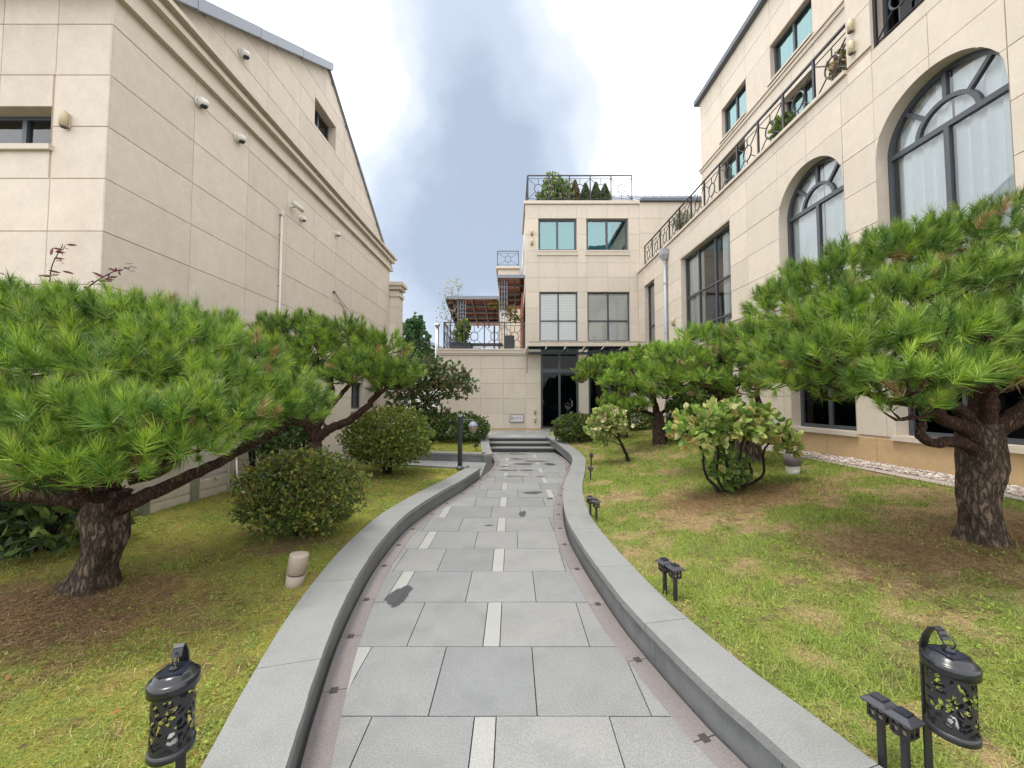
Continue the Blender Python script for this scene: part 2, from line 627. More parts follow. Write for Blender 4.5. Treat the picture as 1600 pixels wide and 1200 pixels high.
def vnoise(x, y, seed=0):
    xi, yi = np.floor(x).astype(np.int64), np.floor(y).astype(np.int64)
    fx, fy = x - xi, y - yi
    fx, fy = fx * fx * (3 - 2 * fx), fy * fy * (3 - 2 * fy)

    def h(i, j):
        n = (i * 374761393 + j * 668265263 + seed * 1442695041) & 0x7fffffff
        n = ((n ^ (n >> 13)) * 1274126177) & 0x7fffffff
        return ((n ^ (n >> 16)) & 0xffff) / 65535.0
    return (h(xi, yi) * (1 - fx) + h(xi + 1, yi) * fx) * (1 - fy) + (h(xi, yi + 1) * (1 - fx) + h(xi + 1, yi + 1) * fx) * fy


def fbm(x, y, seed=0, o=4):
    s, a, t = 0, 1.0, 0
    for i in range(o):
        c_r, s_r = math.cos(.65 + 1.1 * i), math.sin(.65 + 1.1 * i)
        s = s + a * vnoise((x * c_r - y * s_r) * 2 ** i + 3.7 * i, (x * s_r + y * c_r) * 2 ** i - 5.1 * i, seed + i)
        t += a
        a *= 0.55
    return s / t


def at(px, py, Y):
    """point at distance Y in front of the viewer, used to lay out tree pads"""
    u, v = (px - 800) / 600, (600 - py) / 600
    c, s = math.cos(PITCH), math.sin(PITCH)
    t = Y / (c - v * s)
    return Vector((u * t, Y, CAM_H + (s + v * c) * t))


def smooth_curve(pts, step=0.04):
    P = [Vector((p[0], p[1], 0)) for p in pts]
    P = [P[0] * 2 - P[1]] + P + [P[-1] * 2 - P[-2]]
    out = []
    for i in range(1, len(P) - 2):
        n = max(2, int((P[i + 1] - P[i]).length / step))
        for k in range(n):
            t = k / n
            a, b, c, d = P[i - 1], P[i], P[i + 1], P[i + 2]
            out.append(0.5 * ((2 * b) + (c - a) * t + (2 * a - 5 * b + 4 * c - d) * t * t + (3 * b - a - 3 * c + d) * t ** 3))
    out.append(P[-2])
    return np.array([[q.x, q.y] for q in out])


def arc(c):
    return np.concatenate([[0], np.cumsum(np.linalg.norm(np.diff(c, axis=0), axis=1))])


def offset(c, d):
    t = unit(np.gradient(c, axis=0))
    return c + np.stack([t[:, 1], -t[:, 0]], 1) * d          # d > 0: to the right of the direction of travel


def inpoly(x, y, poly):
    r = np.zeros(x.shape, bool)
    n = len(poly)
    j = n - 1
    for i in range(n):
        xi, yi = poly[i]
        xj, yj = poly[j]
        c = ((yi > y) != (yj > y)) & (x < (xj - xi) * (y - yi) / (yj - yi + 1e-12) + xi)
        r ^= c
        j = i
    return r


# ------------------------------------------------------------------ ground, path and planter kerbs
g = MB().add([(-300, -60, -0.3), (300, -60, -0.3), (300, 600, -0.3), (-300, 600, -0.3)], [(0, 1, 2, 3)]).build('ground', 'ground')
struct(g)

LF = smooth_curve([(-0.30, -0.6), (-0.52, 0.3), (-0.72, 1.0), (-0.906, 1.67), (-1.0, 2.0), (-1.14, 2.57), (-1.24, 3.17), (-1.31, 3.9), (-1.30, 4.9), (-1.10, 6.0), (-0.90, 6.8),
                   (-0.65, 8.07), (-0.49, 9.0), (-0.45, 10.0), (-0.58, 11.0), (-0.74, 12.15)])
RF = smooth_curve([(1.75, -0.6), (1.48, 0.3), (1.26, 1.0), (1.06, 1.67), (0.95, 2.0), (0.833, 2.5), (0.765, 2.9), (0.68, 3.8), (0.66, 4.78), (0.82, 6.2), (1.19, 7.9), (1.44, 9.3),
                   (1.44, 10.8), (1.27, 12.15), (1.12, 12.85)])
Lx = lambda y: np.interp(y, LF[:, 1], LF[:, 0])
Rx = lambda y: np.interp(y, RF[:, 1], RF[:, 0])
GW = 0.135

path = MB().add([(-1.6, -1, -0.02), (2.2, -1, -0.02), (2.2, 12.2, -0.02), (-1.6, 12.2, -0.02)], [(0, 1, 2, 3)]).build('path', 'bed')
struct(path)


def slab_piece(name, x0, x1, y0, y1, mat, parent, lo, hi, top=0.0, thick=0.016, n=5):
    ys = np.linspace(y0, y1, n)
    a = np.maximum(x0, lo(ys))
    b = np.minimum(x1, hi(ys))
    if np.max(b - a) < 0.03:
        return None
    b = np.maximum(b, a + 0.001)
    vs = [(a[i], ys[i], top) for i in range(n)] + [(b[i], ys[i], top) for i in range(n)]
    fs = [(i, n + i, n + i + 1, i + 1) for i in range(n - 1)]
    per = list(range(n)) + [n + i for i in range(n - 1, -1, -1)]
    m = len(vs)
    vs += [(vs[i][0], vs[i][1], top - thick) for i in range(2 * n)]
    for q in range(len(per)):
        i, j = per[q], per[(q + 1) % len(per)]
        fs.append((i, j, j + m, i + m))
    return MB().add(vs, fs).build(name, mat, parent)


J = 0.006
row = 0
y = -0.74
rr = random.Random(5)
while y < 12.0:
    y1 = min(y + 0.552, 12.05)
    s0 = (-0.135 if row % 2 == 0 else 0.655)
    xs = []
    for k in range(-2, 2):
        a = s0 + 1.62 * k
        xs.append((a - 0.055, a + 0.055, 'pale_strip'))
        w = 1.62 - 0.11
        c1 = a + 0.055 + w * (0.36 + rr.uniform(-.05, .05))
        c2 = a + 0.055 + w * (0.70 + rr.uniform(-.06, .05))
        for p, q in ((a + 0.055, c1), (c1, c2), (c2, a + 0.055 + w)):
            xs.append((p, q, 'paving_slab'))
    if row % 2 == 1 and y < 6.3:
        xs = [(p, q + .11, 'paving_slab') if abs(q - .60) < .002 else (p, q, n_) for p, q, n_ in xs if not (n_ == 'pale_strip' and p > 0)]
    for p, q, nm in xs:
        slab_piece(nm, p + J / 2, q - J / 2, y + J / 2, y1 - J / 2, 'strip' if nm == 'pale_strip' else 'slab', path,
                   lambda t: Lx(t) + GW + .004, lambda t: Rx(t) - GW - .004, top=rr.uniform(-.0012, .0012))
    y += 0.552
    row += 1


def ribbon(c0, c1, s, i0, i1, z0, z1, zt=None):
    """solid piece between two offset curves from sample i0 to i1; zt gives the top at each sample"""
    mb = MB()
    n = i1 - i0 + 1
    T = [zt[i] if zt is not None else z1 for i in range(i0, i1 + 1)]
    B = [(T[k] + (z0 - z1)) if zt is not None else z0 for k in range(n)]
    vs = []
    for k in range(n):
        i = i0 + k
        vs += [(c0[i][0], c0[i][1], B[k]), (c0[i][0], c0[i][1], T[k]), (c1[i][0], c1[i][1], T[k]), (c1[i][0], c1[i][1], B[k])]
    fs = []
    for k in range(n - 1):
        a, b = 4 * k, 4 * k + 4
        fs += [(a, a + 1, b + 1, b), (a + 1, a + 2, b + 2, b + 1), (a + 2, a + 3, b + 3, b + 2), (a + 3, a, b, b + 3)]
    fs += [(3, 2, 1, 0), (4 * n - 4, 4 * n - 3, 4 * n - 2, 4 * n - 1)]
    return mb.add(vs, fs)


def resample(c, step):
    s = arc(c)
    n = int(s[-1] / step)
    t = np.linspace(0, s[-1], n + 1)
    return np.stack([np.interp(t, s, c[:, 0]), np.interp(t, s, c[:, 1])], 1), t


def pieces(c, side, name, mat, parent, d0, d1, z0, z1, length, gap, zf=None, jit=0.15, seed=1, step=0.05, wave=0.0):
    """stones of about the given length laid along curve c, between offsets d0 and d1"""
    r = random.Random(seed)
    c, s = resample(c, step)
    tot = s[-1]
    cuts = [0.0]
    while cuts[-1] < tot - length * 0.6:
        cuts.append(cuts[-1] + length * r.uniform(1 - jit, 1 + jit))
    cuts[-1] = tot
    for a, b in zip(cuts[:-1], cuts[1:]):
        if b - a < 0.08:
            continue
        n = max(2, int((b - a) / step))
        t = np.linspace(a + gap / 2, b - gap / 2, n + 1)
        cc = np.stack([np.interp(t, s, c[:, 0]), np.interp(t, s, c[:, 1])], 1)
        tan = unit(np.stack([np.interp(t, s, np.gradient(c[:, 0])), np.interp(t, s, np.gradient(c[:, 1]))], 1))
        nrm = np.stack([tan[:, 1], -tan[:, 0]], 1) * side
        w = np.array([r.uniform(-wave, wave) for _ in range(n + 1)])[:, None] if wave else 0
        q0, q1 = cc + nrm * (d0 + w), cc + nrm * d1
        zt = None
        if zf is not None:
            zt = [zf(p[1]) + (z1) for p in cc]
        o = ribbon(q0, q1, t, 0, n, z0, z1, zt).build(name, mat, parent)
    return cuts


def clipy(c, y0, y1):
    return c[(c[:, 1] >= y0) & (c[:, 1] <= y1)]


# pink gutter stones along both sides of the path, with square drain holes at their joints
for c, side, sd in ((LF, 1, 3), (clipy(RF, -1, 12.0), -1, 4)):
    cuts = pieces(c, side, 'gutter_stone', 'gutter', path, 0.004, GW, -0.02, -0.002, 0.58, 0.006, seed=sd)
    s = arc(c)
    for a in cuts[1:-1]:
        x, yy = np.interp(a, s, c[:, 0]), np.interp(a, s, c[:, 1])
        i = int(np.clip(np.searchsorted(s, a), 1, len(c) - 1))
        t = unit(c[i] - c[i - 1])
        M = Matrix(((t[1] * side, t[0], 0, x), (-t[0] * side, t[1], 0, yy), (0, 0, 1, 0), (0, 0, 0, 1)))
        MB().box(0.045, 0.085, -0.022, 0.022, -0.02, 0.0006).build('drain_hole', 'bed', path, M=M)

HL = lambda y: 0.20
HR = lambda y: float(np.interp(y, [0, 6, 10.8, 12.0, 12.8], [0.20, 0.20, 0.27, 0.36, 0.425]))


def kerb(name, label, runs, hf):
    t = thing(name, label, 'kerb', (float(runs[0][0][0][0]), float(runs[0][0][0][1]), 0), world=True)
    for c, side, w, sd in runs:
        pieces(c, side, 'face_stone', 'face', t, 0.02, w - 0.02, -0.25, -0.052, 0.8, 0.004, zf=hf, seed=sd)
        pieces(c, side, 'cap_stone', 'cap', t, 0.0, w, -0.05, 0.0, 0.95, 0.004, zf=hf, seed=sd + 20, wave=0.002)
    return t


LW = clipy(LF, -1, 8.08)
rear1 = smooth_curve([(-0.99, 8.13), (-2.0, 8.38), (-3.0, 8.68), (-4.4, 9.1)])
kerb('curved_planter_kerb', 'long curved grey stone kerb on the left of the path, around the lawn with the lamp post', [(LW, -1, 0.31, 1), (rear1, 1, 0.26, 2)], HL)
kerb('curved_planter_kerb', 'long S-curved grey stone kerb on the right of the path, rising to the steps', [(clipy(RF, -1, 12.86), 1, 0.30, 3)], HR)
front2 = smooth_curve([(-0.47, 10.02), (-1.3, 10.18), (-2.3, 10.4), (-4.3, 10.9)])
side2 = smooth_curve([(-0.50, 10.03), (-0.56, 10.6), (-0.66, 11.4), (-0.80, 12.86)])
H2 = lambda y: float(np.interp(y, [10, 10.6, 11.8, 12.8], [0.215, 0.215, 0.33, 0.425]))
rear2 = [np.array(p) for p in front2]
kerb('planter_kerb', 'short grey stone kerb in front of the clipped hedge left of the steps', [(side2, -1, 0.26, 5), (clipy(front2, 0, 99)[7:], 1, 0.26, 6)], H2)

# side path to the left
sp = MB().add([(-5, 7.9, -0.03), (-0.3, 7.9, -0.03), (-0.3, 11, -0.03), (-5, 11, -0.03)], [(0, 1, 2, 3)]).build('side_path', 'bed')
struct(sp)
ylo = lambda x: np.interp(-x, -rear1[:, 0], rear1[:, 1]) - 0.0
yhi = lambda x: np.interp(-x, -front2[:, 0], front2[:, 1]) + 0.0
xx = -0.66
k = 0
while xx > -4.6:
    x0 = xx - 0.58
    yb = 7.85
    j = 0
    while yb < 11:
        n = 4
        xs = np.linspace(x0 + .003, xx - .003, n)
        lo = np.maximum(yb + .003, np.where(xs > -0.99, np.interp(xs, [-.99, -.66], [8.13, 8.2]), ylo(xs)))
        hi = np.minimum(yb + 0.547, yhi(xs))
        if np.max(hi - lo) > 0.04:
            hi = np.maximum(hi, lo + .001)
            vs = [(xs[i], lo[i], -.002) for i in range(n)] + [(xs[i], hi[i], -.002) for i in range(n)]
            m = len(vs)
            vs += [(p[0], p[1], -.028) for p in vs]
            per = list(range(n)) + [n + i for i in range(n - 1, -1, -1)]
            fs = [(i, i + 1, n + i + 1, n + i) for i in range(n - 1)] + [(per[q], per[(q + 1) % len(per)] + m, per[(q + 1) % len(per)] + m, per[q] + m)[0:1] + (per[(q + 1) % len(per)], per[(q + 1) % len(per)] + m, per[q] + m) for q in range(len(per))]
            MB().add(vs, fs).build('paving_slab', 'slab', sp)
        yb += 0.55
        j += 1
    if k % 3 == 1:
        pass
    xx = x0
    k += 1

# steps up to the terrace in front of the door
st = thing('stone_steps', 'three dark wet stone steps with pale edges at the end of the path', 'steps', (0.25, 12.1, 0), world=True)
for i, (yy, z) in enumerate(((12.08, 0.125), (12.44, 0.25), (12.80, 0.375))):
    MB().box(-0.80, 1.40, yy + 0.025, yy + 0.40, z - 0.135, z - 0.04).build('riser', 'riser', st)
    MB().box(-0.80, 1.40, yy, yy + 0.385, z - 0.038, z).build('tread', 'cap', st)
tp = MB().add([(-3.2, 13.1, 0.34), (5.2, 13.1, 0.34), (5.2, 16, 0.34), (-3.2, 16, 0.34)], [(0, 1, 2, 3)]).build('terrace_floor', 'bed')
struct(tp)
r_ = random.Random(8)
yy = 13.19
k = 0
while yy < 15.9:
    y2 = min(yy + 0.56, 15.97)
    xs = -3.2 + r_.uniform(-.3, 0)
    while xs < 5.2:
        w = 0.1 if (k + int(xs * 3)) % 5 == 0 else 0.62
        MB().box(xs + .004, xs + w - .004, yy + .004, y2 - .004, 0.33, 0.372).build('pale_strip' if w < .2 else 'paving_slab', 'strip' if w < .2 else 'slab', tp)
        xs += w
    yy = y2
    k += 1


# puddles: shallow water left on the slabs
def puddle(x, y, rx, ry, seed, z=0.0035):
    """film of water, thinning out to damp stone at the rim"""
    r = random.Random(seed)
    ph = [r.uniform(0, 6.28) for _ in range(4)]
    n = 36
    vs, wet, fs = [(x, y, z)], [1.0], []
    R_ = ((.45, 1.0), (.75, .85), (.92, .45), (1.08, 0.0))
    for f, wv_ in R_:
        for k in range(n):
            a = 2 * PI * k / n
            q = f * (1 + .16 * math.sin(2 * a + ph[0]) + .12 * math.sin(3 * a + ph[1]) + .06 * math.sin(5 * a + ph[2]) + .04 * math.sin(9 * a + ph[3]))
            vs.append((x + rx * q * math.cos(a), y + ry * q * math.sin(a), z))
            wet.append(wv_)
    fs += [(0, 1 + k, 1 + (k + 1) % n) for k in range(n)]
    for j in range(len(R_) - 1):
        for k in range(n):
            k2 = (k + 1) % n
            fs.append((1 + j * n + k, 1 + (j + 1) * n + k, 1 + (j + 1) * n + k2, 1 + j * n + k2))
    me = MB().add(vs, fs).mesh('puddle', 'puddle')
    at_ = me.attributes.new('wet', 'FLOAT', 'POINT')
    at_.data.foreach_set('value', wet)
    struct(put('puddle', me))


for i, a in enumerate([(-0.93, 3.22, .10, .15), (0.15, 5.5, .045, .16), (0.36, 6.75, .17, .10), (-0.30, 5.0, .05, .03), (0.62, 10.2, .27, .13), (0.95, 9.75, .16, .16),
                       (0.30, 9.8, .30, .14), (-0.1, 8.9, .22, .10), (0.35, 8.9, .14, .12), (0.05, 8.2, .22, .05), (0.6, 8.15, .10, .04), (0.15, 10.6, .18, .10), (0.05, 11.6, .45, .10),
                       (-0.18, 9.4, .1, .1), (0.62, 6.35, .05, .05), (0.05, 11.95, .55, .06), (0.85, 11.9, .3, .08)]):
    puddle(*a, seed=i)

# ------------------------------------------------------------------ lawns
LC, RC = offset(LW, -0.18), offset(clipy(RF, -1, 12.86), 0.18)
LO, RO = offset(LW, -0.33), offset(clipy(RF, -1, 12.86), 0.32)
ROx = lambda y: np.interp(y, RO[:, 1], RO[:, 0])


def zl(x, y):
    return 0.165 + 0.05 * (fbm(x * .7, y * .7, 3) - .5) + 0.06 * np.clip((-x - 2.0) / 2, 0, 1)


def zr(x, y):
    e = ROx(y)
    t = np.clip((x - e) / (4.85 - e), 0, 1)
    hw = np.interp(y, [0, 6, 10.8, 12.0, 12.8], [0.20, 0.20, 0.27, 0.36, 0.425])
    return hw - 0.03 + (0.68 - hw) * (t * t * (3 - 2 * t) * .4 + t * .6) + 0.03 * (fbm(x * .8, y * .8, 9) - .5) * np.minimum(1, t * 5)


def zr1(x, y):
    return float(zr(np.array([x]), np.array([y]))[0])


def zl1(x, y):
    return float(zl(np.array([x]), np.array([y]))[0])


GREEN, YEL, MOSS = np.array([.185, .265, .055]), np.array([.400, .350, .080]), np.array([.270, .270, .055])
DRY, SOIL, LITTER = np.array([.52, .375, .195]), np.array([.14, .095, .060]), np.array([.31, .205, .12])


def blob(x, y, cx, cy, rx, ry):
    return np.clip(1.25 - np.sqrt(((x - cx) / rx) ** 2 + ((y - cy) / ry) ** 2), 0, 1)


def tint_left(x, y):
    n1, n2, n3 = fbm(x * 1.6, y * 1.6, 21), fbm(x * 5, y * 5, 31), fbm(x * 14, y * 14, 41)
    dry = np.clip((n1 - .50) * 4 + (n2 - .5) * 2, 0, 1)
    lit = np.clip(blob(x, y, -3.1, 2.6, 1.0, .55) * 1.15 + blob(x, y, -2.3, 3.85, .8, .35) + blob(x, y, -2.5, 7.3, 1.1, .5) + (n2 - .5) * 2.2 - .22, 0, 1)
    c = MOSS * (1 - dry)[:, None] + YEL * dry[:, None]
    g = np.clip((n3 - .5) * 4 + (.5 - n1), 0, 1)
    c = c * (1 - .6 * g)[:, None] + GREEN * (.6 * g)[:, None]
    l2 = np.where(n3 > .5, 1.0, .8) * lit
    c = c * (1 - l2)[:, None] + (LITTER * .7 + SOIL * .3) * l2[:, None]
    sm = np.clip((fbm(x * 9, y * 9, 93) - .58) * 7, 0, 1) * .5
    return c * (1 - sm)[:, None] + np.array([.17, .10, .06]) * sm[:, None], np.clip(1 - lit * 1.1, 0, 1) * (1 - .75 * sm)


def tint_right(x, y):
    n1, n2, n3 = fbm(x * 1.3, y * 1.3, 51), fbm(x * 4.5, y * 4.5, 61), fbm(x * 13, y * 13, 71)
    d = np.clip(blob(x, y, 2.95, 4.75, 1.15, .55) * 1.5 + blob(x, y, 3.6, 3.1, 1.1, .5) * 1.1 + blob(x, y, 1.9, 5.6, .8, .35) * .6 + blob(x, y, 2.6, 2.2, .9, .25) * .6
                + (n1 - .46) * 2.6 + (n2 - .5) * 3.2, 0, 1)
    c = GREEN * (1 - .55 * n2)[:, None] + YEL * (.55 * n2)[:, None]
    so = np.clip((n3 - .5) * 3 + (x - 3.0) * .12, 0, 1)
    dc = DRY * (1 - so)[:, None] * .85 + LITTER * so[:, None]
    c = c * (1 - d)[:, None] + dc * d[:, None]
    sm = np.clip((fbm(x * 9, y * 9, 91) - .58) * 7, 0, 1) * .5
    return c * (1 - sm)[:, None] + SOIL * 1.1 * sm[:, None], np.clip(1 - d * .9, 0, 1) * (1 - .75 * sm)


def lawn(name, x0, x1, y0, y1, test, zf, tf, step=0.06):
    nx, ny = int((x1 - x0) / step), int((y1 - y0) / step)
    X, Y = np.meshgrid(np.linspace(x0, x1, nx + 1), np.linspace(y0, y1, ny + 1), indexing='ij')
    Z = zf(X.ravel(), Y.ravel()).reshape(X.shape) + (RNG.random(X.shape) - .5) * .006
    P = np.stack([X, Y, Z], -1)
    Q = np.stack([P[:-1, :-1], P[1:, :-1], P[1:, 1:], P[:-1, 1:]], 2).reshape(-1, 4, 3)
    c = Q.mean(1)
    k = test(c[:, 0], c[:, 1])
    Q, c = Q[k], c[k]
    C, _ = tf(c[:, 0], c[:, 1])
    o = polymesh(name, Q, C * .62, 'lawn')
    bm = bmesh.new()
    bm.from_mesh(o.data)
    bmesh.ops.remove_doubles(bm, verts=bm.verts, dist=0.0005)
    bm.to_mesh(o.data)
    bm.free()
    o.data.polygons.foreach_set('use_smooth', [True] * len(o.data.polygons))
    struct(o)


polyL = [(-9.5, -1.0)] + [tuple(p) for p in LC] + [(-0.9, 8.2), (-2.0, 8.5), (-3.0, 8.8), (-4.35, 9.2), (-4.45, 9.2), (-4.75, 4.5), (-9.5, 4.4)]
polyR = [tuple(p) for p in RC] + [(1.35, 14.3), (5.4, 14.3), (5.6, -1.0)]
poly2 = [(-0.62, 10.15), (-0.8, 12.9), (-0.9, 15.95), (-4.3, 15.95), (-4.4, 11.0), (-2.3, 10.5)]
polyLg = [(-9.5, -1.0)] + [tuple(p) for p in LO] + [(-1.0, 8.05), (-2.0, 8.3), (-3.0, 8.6), (-4.35, 9.0), (-4.75, 4.5), (-9.5, 4.4)]
polyRg = [tuple(p) for p in RO] + [(1.5, 14.2), (4.7, 14.2), (4.82, 8), (4.88, 2), (4.9, -1.0)]
poly2g = [(-0.9, 10.42), (-1.05, 12.9), (-1.05, 15.9), (-4.2, 15.9), (-4.3, 11.2), (-2.3, 10.7)]
z2 = lambda x, y: 0.19 + np.clip((y - 10.3) / 3, 0, 1) * .15 + 0 * x
lawn('lawn_ground', -9.5, -0.3, -1.0, 9.2, lambda x, y: inpoly(x, y, polyL), zl, tint_left)
lawn('lawn_ground', 0.8, 5.6, -1.0, 14.3, lambda x, y: inpoly(x, y, polyR), zr, tint_right)
lawn('lawn_ground', -4.4, -0.6, 10.1, 15.95, lambda x, y: inpoly(x, y, poly2), z2, tint_left, 0.12)


def grass(name, label, n, x0, x1, y0, y1, test, zf, tf, green_h=0.045, seed=1):
    r = np.random.default_rng(seed)
    t = r.random(n)
    # denser near the viewer, as the blades there are seen singly
    y = y0 + (y1 - y0) * t ** 2.7
    x = x0 + (x1 - x0) * r.random(n)
    k = test(x, y)
    x, y = x[k], y[k]
    C, dens = tf(x, y)
    clump = fbm(x * 9, y * 9, seed + 5)
    k = r.random(len(x)) < (0.45 + 0.55 * dens) * np.clip((clump - .25) * 2.6, .12, 1)
    x, y, C, dens = x[k], y[k], C[k], dens[k]
    n = len(x)
    z = zf(x, y) - 0.004
    far = 1 + np.clip((y - 2.5) / 5, 0, 1.3)
    flat = r.random(n) < np.clip(.46 + (1 - dens) * .5, 0, 1)          # dead blades lie flat
    an = r.random(n) * 2 * PI
    tilt = np.where(flat, r.uniform(1.15, 1.5, n), r.uniform(.15, .95, n))
    tuft = np.clip((fbm(x * 3, y * 3, seed + 9) - .5) * 5, 0, 1)
    ln = np.where(flat, r.uniform(.015, .05, n), r.uniform(.4, 1.0, n) * green_h * (1 + .8 * tuft)) * (1 + .25 * (far - 1))
    w = r.uniform(.0018, .0038, n) * far
    d = np.stack([np.cos(an) * np.sin(tilt), np.sin(an) * np.sin(tilt), np.cos(tilt)], 1)
    s = np.stack([-np.sin(an), np.cos(an), 0 * an], 1) * w[:, None]
    B = np.stack([x, y, z], 1)
    T = B + d * ln[:, None]
    T[:, 2] = np.maximum(T[:, 2], z + .006)
    V = np.stack([B - s, B + s, T], 1)
    cg = GREEN * r.uniform(.6, 1.6, (n, 1)) + np.array([.10, .06, .01]) * r.random((n, 1)) ** 2
    cd = DRY * r.uniform(.25, 1.3, (n, 1))
    col = np.where((flat & (r.random(n) < .75))[:, None], cd, cg)
    col = col * .72 + C * .45
    o = polymesh(name, V, col, 'grass')
    o['kind'] = 'stuff'
    o['label'] = label
    o['category'] = 'grass'
    # low broad-leaved weeds and moss tufts
    return o


grass('lawn_grass', 'short mossy yellowish grass on the left lawn', 420000, -6.5, -0.7, 0.6, 8.9, lambda x, y: inpoly(x, y, polyLg) & (np.abs(x) < 1.5 * y + .5), zl, tint_left, 0.028, 3)
grass('lawn_grass', 'patchy green and dry grass on the right lawn', 520000, 0.9, 4.9, 0.7, 13.5, lambda x, y: inpoly(x, y, polyRg) & (np.abs(x) < 1.5 * y + .4), zr, tint_right, 0.042, 4)
grass('lawn_grass', 'thin grass in the bed with the clipped hedge left of the steps', 16000, -4.2, -0.9, 10.4, 15.5, lambda x, y: inpoly(x, y, poly2g), z2, tint_left, 0.05, 5)


def weeds(name, label, n, x0, x1, y0, y1, test, zf, seed, prefer=None):
    """small rounded leaves lying close to the soil"""
    r = np.random.default_rng(seed)
    y = y0 + (y1 - y0) * r.random(n) ** 1.7
    x = x0 + (x1 - x0) * r.random(n)
    k = test(x, y)
    if prefer is not None:
        k &= r.random(n) < prefer(x, y)
    x, y = x[k], y[k]
    cl = fbm(x * 4, y * 4, seed + 3)
    k = r.random(len(x)) < np.clip((cl - .48) * 5, .03, .9)
    x, y = x[k], y[k]
    n = len(x)
    B = np.stack([x, y, zf(x, y) + r.uniform(.004, .03, n)], 1)
    nr = unit(np.stack([r.normal(0, .35, n), r.normal(0, .35, n), np.ones(n)], 1))
    a, b = basis(nr)
    an = r.random((n, 1)) * 2 * PI
    u = a * np.cos(an) + b * np.sin(an)
    v = np.cross(nr, u)
    s = r.uniform(.004, .011, (n, 1)) * (1 + np.clip((y[:, None] - 3) / 6, 0, 1))
    V = np.stack([B - u * s, B - v * s * .75, B + u * s, B + v * s * .75], 1)
    C = np.array([.14, .22, .045]) * r.uniform(.6, 1.6, (n, 1)) + np.array([.16, .11, .01]) * r.random((n, 1)) ** 1.5
    o = polymesh(name, V, C, 'grass')
    o['kind'] = 'stuff'
    o['label'] = label
    o['category'] = 'weeds'


weeds('ground_cover', 'small round-leaved weeds in the left lawn', 110000, -6, -0.9, 0.7, 8.8, lambda x, y: inpoly(x, y, polyLg) & (np.abs(x) < 1.5 * y + .4), zl, 13)
weeds('ground_cover', 'small round-leaved weeds in the right lawn', 60000, 0.9, 4.8, 0.8, 9, lambda x, y: inpoly(x, y, polyRg) & (np.abs(x) < 1.5 * y + .4), zr, 17)


def fallen(name, label, n, x0, x1, y0, y1, test, zf, seed):
    r = np.random.default_rng(seed)
    x, y = x0 + (x1 - x0) * r.random(n), y0 + (y1 - y0) * r.random(n) ** 1.4
    k = test(x, y)
    x, y = x[k], y[k]
    n = len(x)
    B = np.stack([x, y, zf(x, y) + r.uniform(.012, .03, n)], 1)
    nr = unit(np.stack([r.normal(0, .4, n), r.normal(0, .4, n), np.ones(n)], 1))
    a, b = basis(nr)
    an = r.random((n, 1)) * 2 * PI
    u = a * np.cos(an) + b * np.sin(an)
    v = np.cross(nr, u)
    s = r.uniform(.010, .024, (n, 1))
    V = np.stack([B - u * s, B - u * s * .2 - v * s * .45, B + u * s, B - u * s * .2 + v * s * .45], 1)
    pal_ = np.array([(.30, .13, .05), (.22, .12, .06), (.42, .28, .10), (.14, .08, .05)])
    o = polymesh(name, V, pal_[r.integers(0, 4, n)] * r.uniform(.7, 1.3, (n, 1)), 'grass')
    o['kind'] = 'stuff'
    o['label'] = label
    o['category'] = 'leaves'


def litter(name, label, cx, cy, rx, ry, n, zf, test, seed):
    r = np.random.default_rng(seed)
    x, y = cx + rx * r.normal(0, .5, n), cy + ry * r.normal(0, .5, n)
    k = test(x, y)
    x, y = x[k], y[k]
    n = len(x)
    an = r.random(n) * 2 * PI
    B = np.stack([x, y, zf(x, y) + r.uniform(.004, .022, n)], 1)
    d = np.stack([np.cos(an), np.sin(an), r.normal(0, .12, n)], 1) * r.uniform(.03, .08, (n, 1))
    sd = np.stack([-np.sin(an), np.cos(an), 0 * an], 1) * r.uniform(.0012, .0026, (n, 1))
    pal_ = np.array([(.34, .21, .11), (.24, .14, .075), (.48, .35, .19), (.16, .10, .06)])
    o = polymesh(name, np.stack([B - sd, B + sd, B + d], 1), pal_[r.integers(0, 4, n)] * r.uniform(.7, 1.3, (n, 1)), 'grass')
    o['kind'] = 'stuff'
    o['label'] = label
    o['category'] = 'litter'


litter('needle_litter', 'brown pine needle litter around the near left pine trunk', -3.05, 2.65, 1.3, .7, 16000, zl, lambda x, y: inpoly(x, y, polyLg), 61)
litter('needle_litter', 'brown pine needle litter around the near right pine trunk', 3.45, 3.05, 1.2, .7, 17000, zr, lambda x, y: inpoly(x, y, polyRg), 62)
litter('needle_litter', 'dry straw litter under the pale yellow shrub', 2.9, 4.85, 1.1, .55, 16000, zr, lambda x, y: inpoly(x, y, polyRg), 63)
fallen('fallen_leaves', 'scattered brown fallen leaves on the left lawn', 260, -5, -1.2, 1.0, 8, lambda x, y: inpoly(x, y, polyLg), zl, 23)
fallen('fallen_leaves', 'scattered brown fallen leaves on the right lawn', 260, 1.2, 4.8, 1.0, 9, lambda x, y: inpoly(x, y, polyRg), zr, 27)


